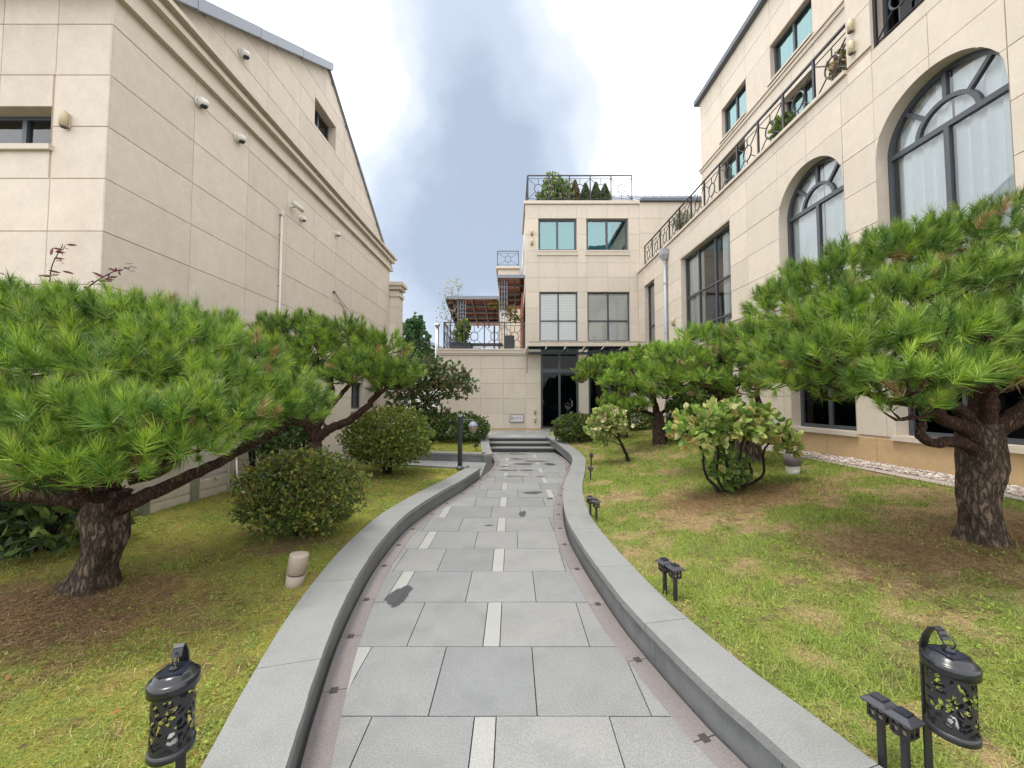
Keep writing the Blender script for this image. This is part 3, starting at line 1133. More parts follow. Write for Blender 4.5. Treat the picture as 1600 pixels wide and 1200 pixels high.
# ------------------------------------------------------------------ buildings
class Facade:
    """a wall plane: u runs to the right seen from outside, v up, d into the wall"""

    def __init__(self, root, O, U, mat='stone'):
        self.root = root
        U = Vector(U).normalized()
        Y = Vector((0, 0, 1)).cross(U)
        O = Vector(O)
        self.M = Matrix(((U.x, Y.x, 0, O.x), (U.y, Y.y, 0, O.y), (0, 0, 1, O.z), (0, 0, 0, 1)))
        self.mat = mat
        self.cache = {}
        self.holes = []        # rectangles u0,u1,v0,v1
        self.arches = []       # c, r, spring
        self.rnd = random.Random(int(abs(O.x) * 100 + abs(O.y) * 10))

    def obj(self, name, mb, mat, smooth=False):
        return mb.build(name, mat, self.root, smooth, self.M)

    def panel(self, u0, u1, v0, v1, mat=None, gap=0.0065, name='stone_panel'):
        w, h = round(u1 - u0 - gap, 3), round(v1 - v0 - gap, 3)
        if w < 0.02 or h < 0.02:
            return
        key = (w, h, mat)
        if key not in self.cache:
            c = 0.004
            mb = MB().add([(0, c, 0), (w, c, 0), (w, c, h), (0, c, h), (c, 0, c), (w - c, 0, c), (w - c, 0, h - c), (c, 0, h - c),
                           (0, .05, 0), (w, .05, 0), (w, .05, h), (0, .05, h)],
                          [(4, 5, 6, 7), (0, 1, 5, 4), (1, 2, 6, 5), (2, 3, 7, 6), (3, 0, 4, 7), (8, 9, 1, 0), (9, 10, 2, 1), (10, 11, 3, 2), (11, 8, 0, 3)])
            self.cache[key] = mb.mesh(name, mat or self.mat)
        put(name, self.cache[key], self.root, self.M @ Matrix.Translation((u0 + gap / 2, self.rnd.uniform(0, .0025), v0 + gap / 2)))

    def shaped(self, us, bot, top, mat=None, gap=0.0065, name='stone_panel'):
        """panel with a curved or sloping edge: samples along u"""
        n = len(us)
        us = np.array(us, float)
        us[0] += gap / 2
        us[-1] -= gap / 2
        bot, top = np.array(bot) + gap / 2, np.array(top) - gap / 2
        ok = top - bot > 0.012
        if not ok.any():
            return
        i0, i1 = np.argmax(ok), n - 1 - np.argmax(ok[::-1])
        if i1 - i0 < 1:
            return
        us, bot, top = us[i0:i1 + 1], bot[i0:i1 + 1], np.maximum(top[i0:i1 + 1], bot[i0:i1 + 1] + .001)
        n = len(us)
        vs = [(us[i], 0, bot[i]) for i in range(n)] + [(us[i], 0, top[i]) for i in range(n)]
        m = 2 * n
        vs += [(p[0], .05, p[2]) for p in vs]
        fs = [(i, i + 1, n + i + 1, n + i) for i in range(n - 1)]
        per = list(range(n)) + [n + i for i in range(n - 1, -1, -1)]
        fs += [(per[(q + 1) % m], per[q], per[q] + m, per[(q + 1) % m] + m) for q in range(m)]
        MB().add(vs, fs).build(name, mat or self.mat, self.root, False, self.M)

    def cladding(self, us, vs, topf=None, mat=None, stagger=False, name='stone_panel'):
        for j in range(len(vs) - 1):
            for i in range(len(us) - 1):
                rects = [(us[i], us[i + 1], vs[j], vs[j + 1])]
                for (a, b, c, d) in self.holes:
                    nxt = []
                    for (p, q, r, s) in rects:
                        if b <= p + .001 or a >= q - .001 or d <= r + .001 or c >= s - .001:
                            nxt.append((p, q, r, s))
                            continue
                        if a > p + .02:
                            nxt.append((p, a, r, s))
                        if b < q - .02:
                            nxt.append((b, q, r, s))
                        p2, q2 = max(p, a), min(q, b)
                        if c > r + .02:
                            nxt.append((p2, q2, r, c))
                        if d < s - .02:
                            nxt.append((p2, q2, d, s))
                    rects = nxt
                for (p, q, r, s) in rects:
                    shaped = False
                    for (c, rad, sp_) in self.arches:
                        if q > c - rad and p < c + rad and s > sp_ and r < sp_ + rad:
                            n = 26
                            xs = np.linspace(p, q, n)
                            h = np.where(np.abs(xs - c) < rad, sp_ + np.sqrt(np.maximum(rad ** 2 - (xs - c) ** 2, 0)), -9)
                            self.shaped(xs, np.maximum(r, h), np.full(n, s), mat, name=name)
                            shaped = True
                            break
                    if shaped:
                        continue
                    if topf is not None:
                        n = 9
                        xs = np.linspace(p, q, n)
                        t = np.array([topf(x) for x in xs])
                        if (t < s).any():
                            self.shaped(xs, np.full(n, r), np.minimum(s, t), mat, name=name)
                            continue
                    self.panel(p, q, r, s, mat, name=name)

    def backing(self, u0, u1, v0, v1, topf=None, name='wall', d=0.013):
        """the wall behind the panels, open where windows are"""
        rects = list(self.holes)
        U = sorted({u0, u1, *[r[0] for r in rects], *[r[1] for r in rects]} | {c - r for c, r, s in self.arches} | {c + r for c, r, s in self.arches})
        V = sorted({v0, v1, *[r[2] for r in rects], *[r[3] for r in rects]} | {s + r for c, r, s in self.arches})
        U = [u for u in U if u0 <= u <= u1]
        V = [v for v in V if v0 <= v <= v1]
        allr = rects + [(c - r, c + r, s - .01, s + r) for c, r, s in self.arches]
        mb = MB()
        for i in range(len(U) - 1):
            for j in range(len(V) - 1):
                cu, cv = (U[i] + U[i + 1]) / 2, (V[j] + V[j + 1]) / 2
                if any(a < cu < b and c < cv < e for a, b, c, e in allr):
                    continue
                mb.add([(U[i], d, V[j]), (U[i + 1], d, V[j]), (U[i + 1], d, V[j + 1]), (U[i], d, V[j + 1])], [(0, 1, 2, 3)])
        if topf is not None:
            hi = [h for h in rects if h[2] > v1]
            xs = sorted(set(np.linspace(u0, u1, 40)) | {h[0] for h in hi} | {h[1] for h in hi})
            for a, b in zip(xs[:-1], xs[1:]):
                spans = [(v1, v1, max(v1, topf(a)), max(v1, topf(b)))]
                for h in hi:
                    if h[0] < (a + b) / 2 < h[1]:
                        spans = [(v1, v1, h[2], h[2]), (h[3], h[3], topf(a), topf(b))]
                for p, q, r, s in spans:
                    mb.add([(a, d, p), (b, d, q), (b, d, s), (a, d, r)], [(0, 1, 2, 3)])
        return self.obj(name, mb, 'joint')

    def reveal(self, u0, u1, v0, v1, depth, mat=None, arch=None):
        mb = MB()
        e = .003
        if arch is None:
            mb.add([(u0 + e, e, v0), (u0 + e, depth, v0), (u0 + e, depth, v1), (u0 + e, e, v1)], [(0, 1, 2, 3)])
            mb.add([(u1 - e, e, v0), (u1 - e, depth, v0), (u1 - e, depth, v1), (u1 - e, e, v1)], [(3, 2, 1, 0)])
            mb.add([(u0, e, v1 - e), (u1, e, v1 - e), (u1, depth, v1 - e), (u0, depth, v1 - e)], [(0, 1, 2, 3)])
            mb.add([(u0, e, v0 + e), (u1, e, v0 + e), (u1, depth, v0 + e), (u0, depth, v0 + e)], [(3, 2, 1, 0)])
        else:
            c, r, s = arch
            pts = [(u0 + e, v0)] + [(c - (r - e) * math.cos(a), s + (r - e) * math.sin(a)) for a in np.linspace(0, PI, 33)] + [(u1 - e, v0)]
            for p, q in zip(pts[:-1], pts[1:]):
                mb.add([(p[0], e, p[1]), (q[0], e, q[1]), (q[0], depth, q[1]), (p[0], depth, p[1])], [(0, 1, 2, 3)])
        self.obj('window_reveal', mb, mat or self.mat)

    def window(self, u0, u1, v0, v1, cols=(0.5,), rows=(), d=0.17, gl='glass_pale', room='room', fw=0.055, inner=None, sill=True, reveal=True, name='window', depth=1.0, partial=None):
        """frame with mullions at the given fractions; each pane is its own piece"""
        if reveal:
            self.reveal(u0, u1, v0, v1, d + .06)
        us = [u0] + [u0 + (u1 - u0) * c for c in cols] + [u1]
        vs = [v0] + [v0 + (v1 - v0) * r for r in rows] + [v1]
        mb = MB()
        for a, b, c, e in ((u0, u1, v0, v0 + fw), (u0, u1, v1 - fw, v1)):
            mb.box(a + .004, b - .004, d, d + .07, c + .004, e - .004)
        for a, b in ((u0, u0 + fw), (u1 - fw, u1)):
            mb.box(a + .004, b - .004, d + .001, d + .069, v0 + fw, v1 - fw)
        for u in us[1:-1]:
            mb.box(u - fw * .5, u + fw * .5, d + .002, d + .066, v0 + fw - .01, v1 - fw + .01)
        for v in vs[1:-1]:
            mb.box(u0 + fw - .01, u1 - fw + .01, d + .004, d + .064, v - fw * .45, v + fw * .45)
        w = self.obj(name, mb, 'frame')
        for a, b in zip(us[:-1], us[1:]):
            for c, e in zip(vs[:-1], vs[1:]):
                MB().add([(a + .02, d + .035, c + .02), (b - .02, d + .035, c + .02), (b - .02, d + .035, e - .02), (a + .02, d + .035, e - .02)], [(0, 1, 2, 3)]).build('pane', gl, w)
        self.interior(w, u0, u1, v0, v1, d + .075, depth, room)
        if inner:
            inner(self, w, u0 + .03, u1 - .03, v0 + .03, v1 - .03, d + .14)
        if sill:
            MB().box(u0 - .04, u1 + .04, -.045, d, v0 - .07, v0 - .004).build('sill', 'trim', w)
        return w

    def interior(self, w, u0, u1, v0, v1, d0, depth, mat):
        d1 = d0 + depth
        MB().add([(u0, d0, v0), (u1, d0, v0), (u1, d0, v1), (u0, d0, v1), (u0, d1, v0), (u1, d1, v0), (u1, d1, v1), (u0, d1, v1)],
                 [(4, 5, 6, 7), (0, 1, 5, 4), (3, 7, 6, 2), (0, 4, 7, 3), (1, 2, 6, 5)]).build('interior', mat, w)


def curtain(mat, amp=.03, per=.17, split=None):
    def f(F, w, u0, u1, v0, v1, d):
        r = random.Random(int(u0 * 50 + v0 * 7))
        spans = [(u0, u1)] if not split else [(u0 + (u1 - u0) * a, u0 + (u1 - u0) * b) for a, b in split]
        for a, b in spans:
            n = max(6, int((b - a) / .02))
            vs, fs = [], []
            ph = r.uniform(0, 6)
            for i in range(n + 1):
                u = a + (b - a) * i / n
                dd = d + amp * (math.sin(2 * PI * u / per + ph) + .5 * math.sin(2 * PI * u / (per * .43) + 2 * ph))
                vs += [(u, dd, v0), (u + .006 * math.sin(u * 40), dd, v1)]
            for i in range(n):
                fs.append((2 * i, 2 * i + 2, 2 * i + 3, 2 * i + 1))
            MB().add(vs, fs).build('curtain', mat, w, True)
    return f


def blinds(step=.055, drop=(1.0, 1.0)):
    def f(F, w, u0, u1, v0, v1, d):
        mid = (u0 + u1) / 2
        d = d - .05
        for (a, b), dr in zip(((u0, mid - .03), (mid + .03, u1)), drop):
            mb = MB()
            v = v1
            while v > v1 - (v1 - v0) * dr:
                mb.add([(a, d - .012, v - step * .96), (b, d - .012, v - step * .96), (b, d + .006, v), (a, d + .006, v)], [(0, 1, 2, 3)])
                v -= step
            o = mb.build('blind', 'blind', w)
            o['kind'] = 'stuff'
    return f


def lineset(a, b, n):
    return list(np.linspace(a, b, n + 1))


# ---- left house, gable towards the path
KL = 0.022
XL0 = -4.83 - KL * 4.45
lh = thing('stone_house', 'large beige stone clad house with gable wall on the left', 'house', (-6.5, 9, 0), world=True)
FL = Facade(lh, (XL0 + KL * 4.45, 4.45, 0), (KL, 1, 0), 'stone_left')
LEN = 9.85
PEAK_U, PEAK_V = 5.03, 10.08
EN, EF = 6.79, 6.66
gable = lambda u: (EN + (PEAK_V - EN) * u / PEAK_U) if u < PEAK_U else (PEAK_V + (EF - PEAK_V) * (u - PEAK_U) / (LEN - PEAK_U))
rowsL = [-0.1] + [0.4125 + .6375 * k for k in range(0, 10)] + [6.6]
colsL = [0, 1.19, 2.34, 3.51, 4.58, 5.64, 6.62, 7.72, 8.65, LEN]
FL.holes = [(4.48, 5.52, 8.24, 8.90), (6.75, 7.6, 1.35, 2.15)]
FL.backing(0, LEN, -0.1, 6.7, gable)
FL.cladding(colsL, rowsL)
FL.cladding([0] + [0.63 + 1.08 * k for k in range(0, 8)] + [LEN], [7.02, 7.58, 8.15, 8.72, 9.28, 9.85, 10.4], gable)
FL.window(4.48, 5.52, 8.24, 8.90, (0.5,), (), d=.2, gl='glass_pale', sill=False)
FL.window(6.75, 7.6, 1.35, 2.15, (0.5,), (), d=.12, gl='glass_pale', sill=True)
for z0, z1, pr in ((6.50, 6.57, .08), (6.57, 6.80, .05), (6.80, 6.88, .15), (6.88, 6.95, .12), (6.95, 7.02, .22)):
    FL.obj('cornice', MB().box(-pr, LEN + pr, -pr, .06, z0 + .001, z1), 'trim')
FF = Facade(lh, (-9.4, 4.45, 0), (1, 0, 0), 'stone_left')
WF = 9.4 - 4.83
uu = [WF - .66 * k for k in range(0, 7)]
FF.holes = [(2.3, WF - .68, 4.64, 5.12)]
FF.backing(0, WF, -.1, 6.6)
FF.cladding(sorted(uu + [0]), rowsL)
FF.window(2.3, WF - .68, 4.64, 5.12, (0.34, 0.67), (), d=.16, gl='glass_pale')
for z0, z1, pr in ((6.50, 6.57, .08), (6.57, 6.80, .05), (6.80, 6.88, .15), (6.88, 6.95, .12), (6.95, 7.02, .22)):
    FF.obj('cornice', MB().box(0, WF + pr - .002, -pr + .001, .06, z0 + .002, z1 - .001), 'trim')


def roofstrip(mb, u0, v0, u1, v1, out, back, thick):
    mb.add([(u0, -out, v0), (u1, -out, v1), (u1, back, v1), (u0, back, v0), (u0, -out, v0 + thick), (u1, -out, v1 + thick), (u1, back, v1 + thick), (u0, back, v0 + thick)],
           [(0, 3, 2, 1), (4, 5, 6, 7), (0, 1, 5, 4), (1, 2, 6, 5), (2, 3, 7, 6), (3, 0, 4, 7)])


rf = MB()
sl = (PEAK_V - EN) / PEAK_U
roofstrip(rf, -.35, EN - .35 * sl, PEAK_U, PEAK_V, .10, 6, .10)
sl2 = (EF - PEAK_V) / (LEN - PEAK_U)
roofstrip(rf, PEAK_U, PEAK_V, LEN + .2, EF + .2 * sl2, .06, 6, .06)
roof = FL.obj('roof', rf, 'roofmetal')
for k in range(4):
    ua, ub = -.35 + (PEAK_U + .35) * k / 4, -.35 + (PEAK_U + .35) * (k + 1) / 4
    m_ = MB()
    roofstrip(m_, ua + .006, EN + ua * sl - .05, ub - .006, EN + ub * sl - .05, .16, -.095, .20)
    m_.build('fascia_sheet', 'roofmetal', roof)
# lower wing behind, seen as a narrow pier
FW = Facade(lh, (-6.41, 14.45, 0), (1, 0, 0), 'stone')
FW.backing(0, 2.12, -.1, 5.8)
FW.cladding([0, .9, 1.5, 2.12], [-.1] + [.2 + .62 * k for k in range(0, 10)])
FW2 = Facade(lh, (-4.29, 14.45, 0), (0, 1, 0), 'stone')
FW2.backing(0, .5, -.1, 5.8)
FW2.cladding([0, .5], [-.1] + [.2 + .62 * k for k in range(0, 10)])
for z0, z1, pr in ((5.55, 5.68, .05), (5.82, 5.95, .10), (5.95, 6.08, .18)):
    FW2.obj('cornice', MB().box(-pr, .5, -pr, 2.0, z0, z1), 'trim')

# ---- right wing with arched windows
KR = -0.0167
XR = lambda y: 5.57 + KR * y
Y0 = 15.93
rw = thing('stone_wing', 'beige stone building with tall arched windows along the right lawn', 'building', (7, 8, 0.6), world=True)
FR = Facade(rw, (XR(Y0), Y0, 0), (-KR, -1, 0), 'stone')
uy = lambda y: (Y0 - y) * math.sqrt(1 + KR * KR)
AR = [(uy(6.94), .755, 5.24), (uy(4.87), .765, 5.2), (uy(2.8), .765, 5.2)]
A0 = 3.0
FR.arches = AR
FR.holes = [(c - r, c + r, A0, s) for c, r, s in AR]
FR.holes += [(uy(15.25), uy(14.23), 3.0, 6.18), (uy(12.06), uy(9.38), 3.25, 6.10)]
GW_ = [(uy(7.50), uy(6.12), 1.10, 2.85), (uy(5.5), uy(4.1), 1.10, 2.85), (uy(3.5), uy(2.1), 1.10, 2.85), (uy(12.0), uy(9.4), 1.10, 2.85)]
FR.holes += GW_
JU = (uy(5.63), uy(4.15), 6.92, 9.3)
FR.holes.append(JU)
UEND = uy(1.0)
FR.backing(0, UEND, 0.2, 6.95)
ush = uy(6.05)
# the storey above, flush only in front of u = ush
mb = MB()
hb = JU
for a, b, c, e in ((ush, hb[0], 6.95, 12), (hb[1], UEND, 6.95, 12), (hb[0], hb[1], 9.3, 12)):
    mb.add([(a, .028, c), (b, .028, c), (b, .028, e), (a, .028, e)], [(0, 1, 2, 3)])
FR.obj('wall', mb, 'joint')
FR.obj('wall', MB().add([(ush, .02, 6.95), (ush, 1.2, 6.95), (ush, 1.2, 12), (ush, .02, 12)], [(0, 1, 2, 3)]), 'stone')
colsR = [uy(v) for v in (15.93, 15.25, 14.23, 13.45, 12.75, 12.06, 11.15, 10.25, 9.38, 8.7, 7.695, 6.94, 6.185, 5.635, 4.87, 4.105, 3.565, 2.8, 2.035, 1.0)]
FR.cladding(colsR, [1.07, 1.68, 2.29, 2.90, 3.44])
FR.cladding(colsR, [3.66, 4.28, 4.90, 5.52, 6.14, 6.72])
colsU = [uy(v) for v in (15.93, 15.0, 14.1, 13.2, 12.3, 11.4, 10.5, 9.6, 8.7, 7.8, 6.9, 6.05, 5.63, 4.15, 3.2, 2.1, 1.0)]
FR.cladding(colsU, [6.72, 6.93])
FR.cladding([uy(v) for v in (6.05, 5.63, 4.9, 4.15, 3.2, 2.1, 1.0)], [7.02, 7.7, 8.35, 9.0, 9.65, 10.3, 10.95, 11.6, 12.2])
FR.cladding([uy(v) for v in (15.93, 13.5, 12.1, 10.8, 9.4, 8.0, 6.7, 5.8, 4.6, 3.4, 2.2, 1.0)], [0.2, 1.04], mat='plinth', name='plinth_stone')
# string course, interrupted by the tall windows
segs = [(uy(Y0), uy(15.3)), (uy(14.18), uy(12.1)), (uy(9.34), uy(7.52)), (uy(6.15), uy(5.53)), (uy(4.07), uy(3.45))]
for a, b in segs:
    FR.obj('string_course', MB().box(a, b, -.03, .04, 3.445, 3.53), 'trim')
    FR.obj('string_course', MB().box(a, b, -.055, .04, 3.532, 3.60), 'trim')
    FR.obj('string_course', MB().box(a, b, -.02, .04, 3.602, 3.655), 'trim')
FR.obj('coping', MB().box(-.02, ush, -.05, 1.2, 6.935, 7.0), 'trim')
FR.obj('terrace_slab', MB().box(0, ush, .05, 1.6, 6.6, 6.93), 'trim')
for a, b, c, e in GW_:
    FR.window(a, b, c, e, (.5,), (), d=.18, gl='glass_dark', fw=.075)
FR.window(uy(12.06), uy(9.38), 3.25, 6.10, (.31, .64), (.2, .55), d=.16, gl='glass_pale', room='roomlight', inner=curtain('blind', .03, .2, ((0, .3), (.7, .8))), sill=True)
FR.window(uy(15.25), uy(14.23), 3.0, 6.18, (), (.48,), d=.16, gl='glass_blind', inner=blinds())


def arched(F, c, r, s, v0, d=0.18):
    u0, u1 = c - r, c + r
    F.reveal(u0, u1, v0, s, d + .07, arch=(c, r, s))
    fw = .06
    mb = MB()

    def ring(r0, r1, a0=0, a1=PI, dd0=0.0, dd1=.07):
        A = np.linspace(a0, a1, 29)
        for p, q in zip(A[:-1], A[1:]):
            vs = []
            for dd in (d + dd0, d + dd1):
                for rr_, an in ((r0, p), (r1, p), (r1, q), (r0, q)):
                    vs.append((c + rr_ * math.cos(an), dd, s + rr_ * math.sin(an)))
            mb.add(vs, [(0, 1, 2, 3), (4, 7, 6, 5), (0, 3, 7, 4), (1, 5, 6, 2)])
    ring(r - fw, r - .004)
    ri = r * .46
    ring(ri - fw * .45, ri + fw * .45, dd0=.004, dd1=.064)
    mb.box(u0 + .004, u1 - .004, d + .002, d + .068, s - fw * .6, s + fw * .6)
    mb.box(c - fw * .5, c + fw * .5, d + .003, d + .066, v0, s)
    mb.box(u0 + .004, u0 + fw, d + .001, d + .07, v0, s)
    mb.box(u1 - fw, u1 - .004, d + .001, d + .07, v0, s)
    mb.box(u0, u1, d, d + .07, v0, v0 + fw)
    for an in (PI * .26, PI * .5, PI * .74):
        ca, sa = math.cos(an), math.sin(an)
        p, q = np.array([c + ri * ca, s + ri * sa]), np.array([c + (r - fw) * ca, s + (r - fw) * sa])
        t = np.array([-sa, ca]) * fw * .4
        vs = [(*(p - t),), (*(p + t),), (*(q + t),), (*(q - t),)]
        V = [(x[0], d + .006, x[1]) for x in vs] + [(x[0], d + .062, x[1]) for x in vs]
        mb.add(V, [(0, 1, 2, 3), (4, 7, 6, 5), (0, 4, 5, 1), (1, 5, 6, 2), (2, 6, 7, 3), (3, 7, 4, 0)])
    w = F.obj('arched_window', mb, 'frame')
    dg = d + .035
    for a, b in ((u0 + .03, c - .02), (c + .02, u1 - .03)):
        MB().add([(a, dg, v0 + .03), (b, dg, v0 + .03), (b, dg, s - .02), (a, dg, s - .02)], [(0, 1, 2, 3)]).build('pane', 'glass_pale', w)
    n = 24
    MB().add([(c + ri * math.cos(PI * k / n), dg, s + .01 + ri * math.sin(PI * k / n)) for k in range(n + 1)], [tuple(range(n + 1))]).build('pane', 'glass_pale', w)
    for a0, a1 in ((0, .26), (.26, .5), (.5, .74), (.74, 1)):
        A = np.linspace(a0 * PI, a1 * PI, 12)
        vs = [(c + ri * math.cos(a), dg, s + ri * math.sin(a)) for a in A] + [(c + (r - .02) * math.cos(a), dg, s + (r - .02) * math.sin(a)) for a in A[::-1]]
        MB().add(vs[::-1], [tuple(range(len(vs)))]).build('pane', 'glass_pale', w)
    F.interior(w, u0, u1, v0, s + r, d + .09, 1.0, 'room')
    curtain('curtain', .022, .16)(F, w, u0 + .02, c - .01, v0, s + r - .02, d + .13)
    curtain('curtain', .022, .16)(F, w, c + .01, u1 - .02, v0, s + r - .02, d + .13)


for c, r, s in AR:
    arched(FR, c, r, s, A0)
FR.window(*JU, (.5,), (.75,), d=.2, gl='glass_dark', sill=False)
# set-back upper storey
OFF = 0.90
FU = Facade(rw, (XR(12.41) + OFF, 12.41, 0), (-KR, -1, 0), 'stone')
uv = lambda y: (12.41 - y)
UW = [(uv(11.16), uv(10.0), 9.34, 10.30), (uv(9.05), uv(7.78), 9.34, 10.26), (uv(6.9), uv(6.2), 9.34, 10.26)]
UD = [(uv(11.3), uv(10.1), 7.0, 8.75), (uv(8.75), uv(7.75), 7.0, 8.6)]
FU.holes = UW + UD
FU.backing(0, uv(6.0), 6.6, 11.5)
FU.cladding([uv(v) for v in (12.41, 11.75, 11.16, 10.0, 9.05, 8.4, 7.78, 6.9, 6.0)], [6.95, 7.75, 8.6, 9.25, 10.28, 10.9, 11.5])
for a, b, c, e in UW:
    FU.window(a, b, c, e, (.5,), (), d=.10, gl='glass_teal', inner=curtain('tealcurtain'), sill=False)
for a, b, c, e in UD:
    FU.window(a, b, c, e, (.5,), (), d=.15, gl='glass_teal', sill=False, name='glazed_door')
FU.obj('string_course', MB().box(-.06, uv(6.0), -.06, .03, 9.20, 9.245), 'trim')
FU.obj('string_course', MB().box(-.03, uv(6.0), -.03, .03, 9.10, 9.195), 'trim')
for a, b, c, e in UW:
    FU.obj('sill', MB().box(a - .05, b + .05, -.075, .1, c - .055, c - .006), 'trim')
FU.obj('roof', MB().box(-.14, uv(6.0), -.14, 4, 11.5, 11.66), 'darkroof')
FU.obj('wall', MB().add([(0, .03, 6.6), (0, 4, 6.6), (0, 4, 11.5), (0, .03, 11.5)], [(0, 1, 2, 3)]), 'stone')
rw_top = FR.obj('roof', MB().box(ush - .05, UEND, -.12, 4, 12.2, 12.35), 'darkroof')

# ---- back building
YB = 16.0
bb = thing('stone_building', 'beige stone building with glass canopy and dark door behind the steps', 'building', (2.5, YB, 0.37), world=True)
FB = Facade(bb, (-3.05, YB, 0), (1, 0, 0), 'stone')
bx = lambda x: x + 3.05
BW = [(bx(1.12), bx(2.74), 7.96, 9.34), (bx(3.16), bx(4.93), 7.96, 9.34)]
BM = [(bx(1.16), bx(2.76), 4.09, 6.18), (bx(3.18), bx(4.96), 4.09, 6.18)]
BD = [(bx(1.20), bx(2.79), 0.42, 3.74), (bx(3.2), bx(4.98), 0.42, 3.74)]
FB.holes = BW + BM + BD
mbk = FB.backing(bx(.56), bx(5.4), .3, 9.95)
FB.obj('wall', MB().add([(0, .028, .3), (bx(.56), .028, .3), (bx(.56), .028, 3.72), (0, .028, 3.72)], [(0, 1, 2, 3)]), 'joint')
FB.obj('wall', MB().add([(bx(5.4), .028, 6), (bx(11), .028, 6), (bx(11), .028, 10.1), (bx(5.4), .028, 10.1)], [(0, 1, 2, 3)]), 'joint')
cB = [bx(v) for v in (.56, 1.14, 1.95, 2.75, 3.17, 4.05, 4.95, 5.4)]
FB.cladding(cB, [3.76, 4.09, 4.82, 5.5, 6.18, 6.80, 7.42, 7.96, 8.65, 9.34, 9.95])
FB.cladding([bx(5.4), bx(6.3), bx(7.2), bx(8.1), bx(9.0)], [6.8, 7.42, 8.05, 8.7, 9.34, 10.05])
FB.cladding([0, bx(-2.25), bx(-1.3), bx(-.35), bx(.58), bx(1.20)] , [.45, 1.05, 1.68, 2.31, 2.94, 3.5])
FB.cladding([bx(2.79), bx(3.2)], [.45, 1.05, 1.68, 2.31, 2.94, 3.5, 3.74])
FB.cladding([bx(4.98), bx(5.4)], [.45, 1.05, 1.68, 2.31, 2.94, 3.5, 3.74])
FB.obj('base_course', MB().box(0, bx(1.19), -.012, .04, .36, .445), 'plinth')
FB.obj('string_course', MB().box(-.05, bx(1.19), -.04, .04, 3.505, 3.57), 'trim')
FB.obj('string_course', MB().box(-.05, bx(1.19), -.07, .04, 3.572, 3.70), 'trim')
FB.obj('coping', MB().box(-.08, bx(.55), -.09, 6, 3.702, 3.765), 'trim')
FB.obj('coping', MB().box(bx(.50), bx(5.42), -.06, 3, 9.955, 10.09), 'trim')
for a, b, c, e in BW:
    FB.obj('string_course', MB().box(a - .05, b + .05, -.035, .03, c - .22, c - .075), 'trim')
FB.window(*BW[0], (.5,), (), d=.10, gl='glass_teal', inner=curtain('tealcurtain', .02, .1), fw=.085)
FB.window(*BW[1], (.5,), (), d=.10, gl='glass_teal', inner=curtain('tealcurtain', .02, .1, ((0, .62),)), fw=.085)
FB.window(*BM[0], (.5,), (.42,), d=.10, gl='glass_blind', room='roomlight', inner=blinds(.07), sill=False)
FB.window(*BM[1], (.5,), (.42,), d=.10, gl='glass_blind', room='roomlight', inner=blinds(.07), sill=False)
for a, b, c, e in BD:
    dw = FB.window(a, b, c, e, (.5,), (.74,), d=.12, gl='glass_dark', sill=False, fw=.09, name='glazed_door')
    MB().box(a + .03, b - .03, .10, .118, e - .96, e - .80).build('transom_bar', 'frame', dw)
    MB().box(b - .30, b - .27, .06, .12, 1.35, 1.6).build('handle', 'steel', dw)
# side wall and rear block
FB.obj('wall', MB().add([(bx(.585), .03, 3.7), (bx(.585), 14, 3.7), (bx(.585), 14, 9.95), (bx(.585), .03, 9.95)], [(0, 1, 2, 3)]), 'stone')
FB.obj('wall', MB().box(.03, bx(.5), .06, 6, .3, 3.69), 'stone')
FB.obj('rear_wall', MB().box(bx(-.85), bx(.5), 7.5, 14, 3.8, 9.75), 'stone')
FB.obj('rear_coping', MB().box(bx(-1.0), bx(.5), 7.35, 14, 9.76, 9.9), 'trim')
for k in range(4):
    FB.obj('side_window', MB().box(bx(.575), bx(.6), 2 + 3 * k, 3.2 + 3 * k, 7.9, 9.2), 'glass_dark')
# standing seam roof
roofB = FB.obj('roof', MB().add([(bx(5.2), .05, 10.1), (bx(12), .05, 10.1), (bx(12), 4.2, 12.6), (bx(5.2), 4.2, 12.6), (bx(5.2), 4.2, 10.1), (bx(12), 4.2, 10.1)],
                                [(0, 1, 2, 3), (0, 3, 4), (1, 5, 2), (3, 2, 5, 4)]), 'greymetal')
FB.obj('gutter', MB().box(bx(5.45), bx(12), -.12, .05, 10.06, 10.18), 'darkroof')
for k in range(15):
    u = bx(5.25) + k * .45
    MB().add([(u, .05, 10.1), (u + .03, .05, 10.1), (u + .03, 4.2, 12.6), (u, 4.2, 12.6), (u, .05, 10.16), (u + .03, .05, 10.16), (u + .03, 4.2, 12.66), (u, 4.2, 12.66)],
             [(4, 5, 6, 7), (0, 1, 5, 4), (1, 2, 6, 5), (3, 0, 4, 7)]).build('roof_seam', 'roofmetal', roofB)

# glass canopy over the door
gc = thing('glass_canopy', 'glazed entrance canopy with pale front beam above the dark door', 'canopy', (2.8, 15.9, 3.7), world=True)
MB().box(.58, 5.25, 14.70, 14.80, 3.70, 3.84).build('front_beam', 'paleboard', gc)
MB().box(.58, 5.25, 15.90, 15.925, 3.52, 3.62).build('wall_plate', 'frame', gc)
for k in range(7):
    x = .62 + k * .765
    MB().tube([(x, 14.80, 3.70), (x, 15.90, 3.60)], .028, 6).build('rafter', 'frame', gc)
    if k < 6:
        MB().add([(x + .03, 14.70, 3.855), (x + .735, 14.70, 3.855), (x + .735, 15.9, 3.69), (x + .03, 15.9, 3.69), (x + .03, 14.70, 3.866), (x + .735, 14.70, 3.866), (x + .735, 15.9, 3.70), (x + .03, 15.9, 3.70)],
                 [(0, 3, 2, 1), (4, 5, 6, 7), (0, 1, 5, 4), (3, 7, 6, 2), (0, 4, 7, 3), (1, 2, 6, 5)]).build('glass_panel', 'glass_canopy', gc)
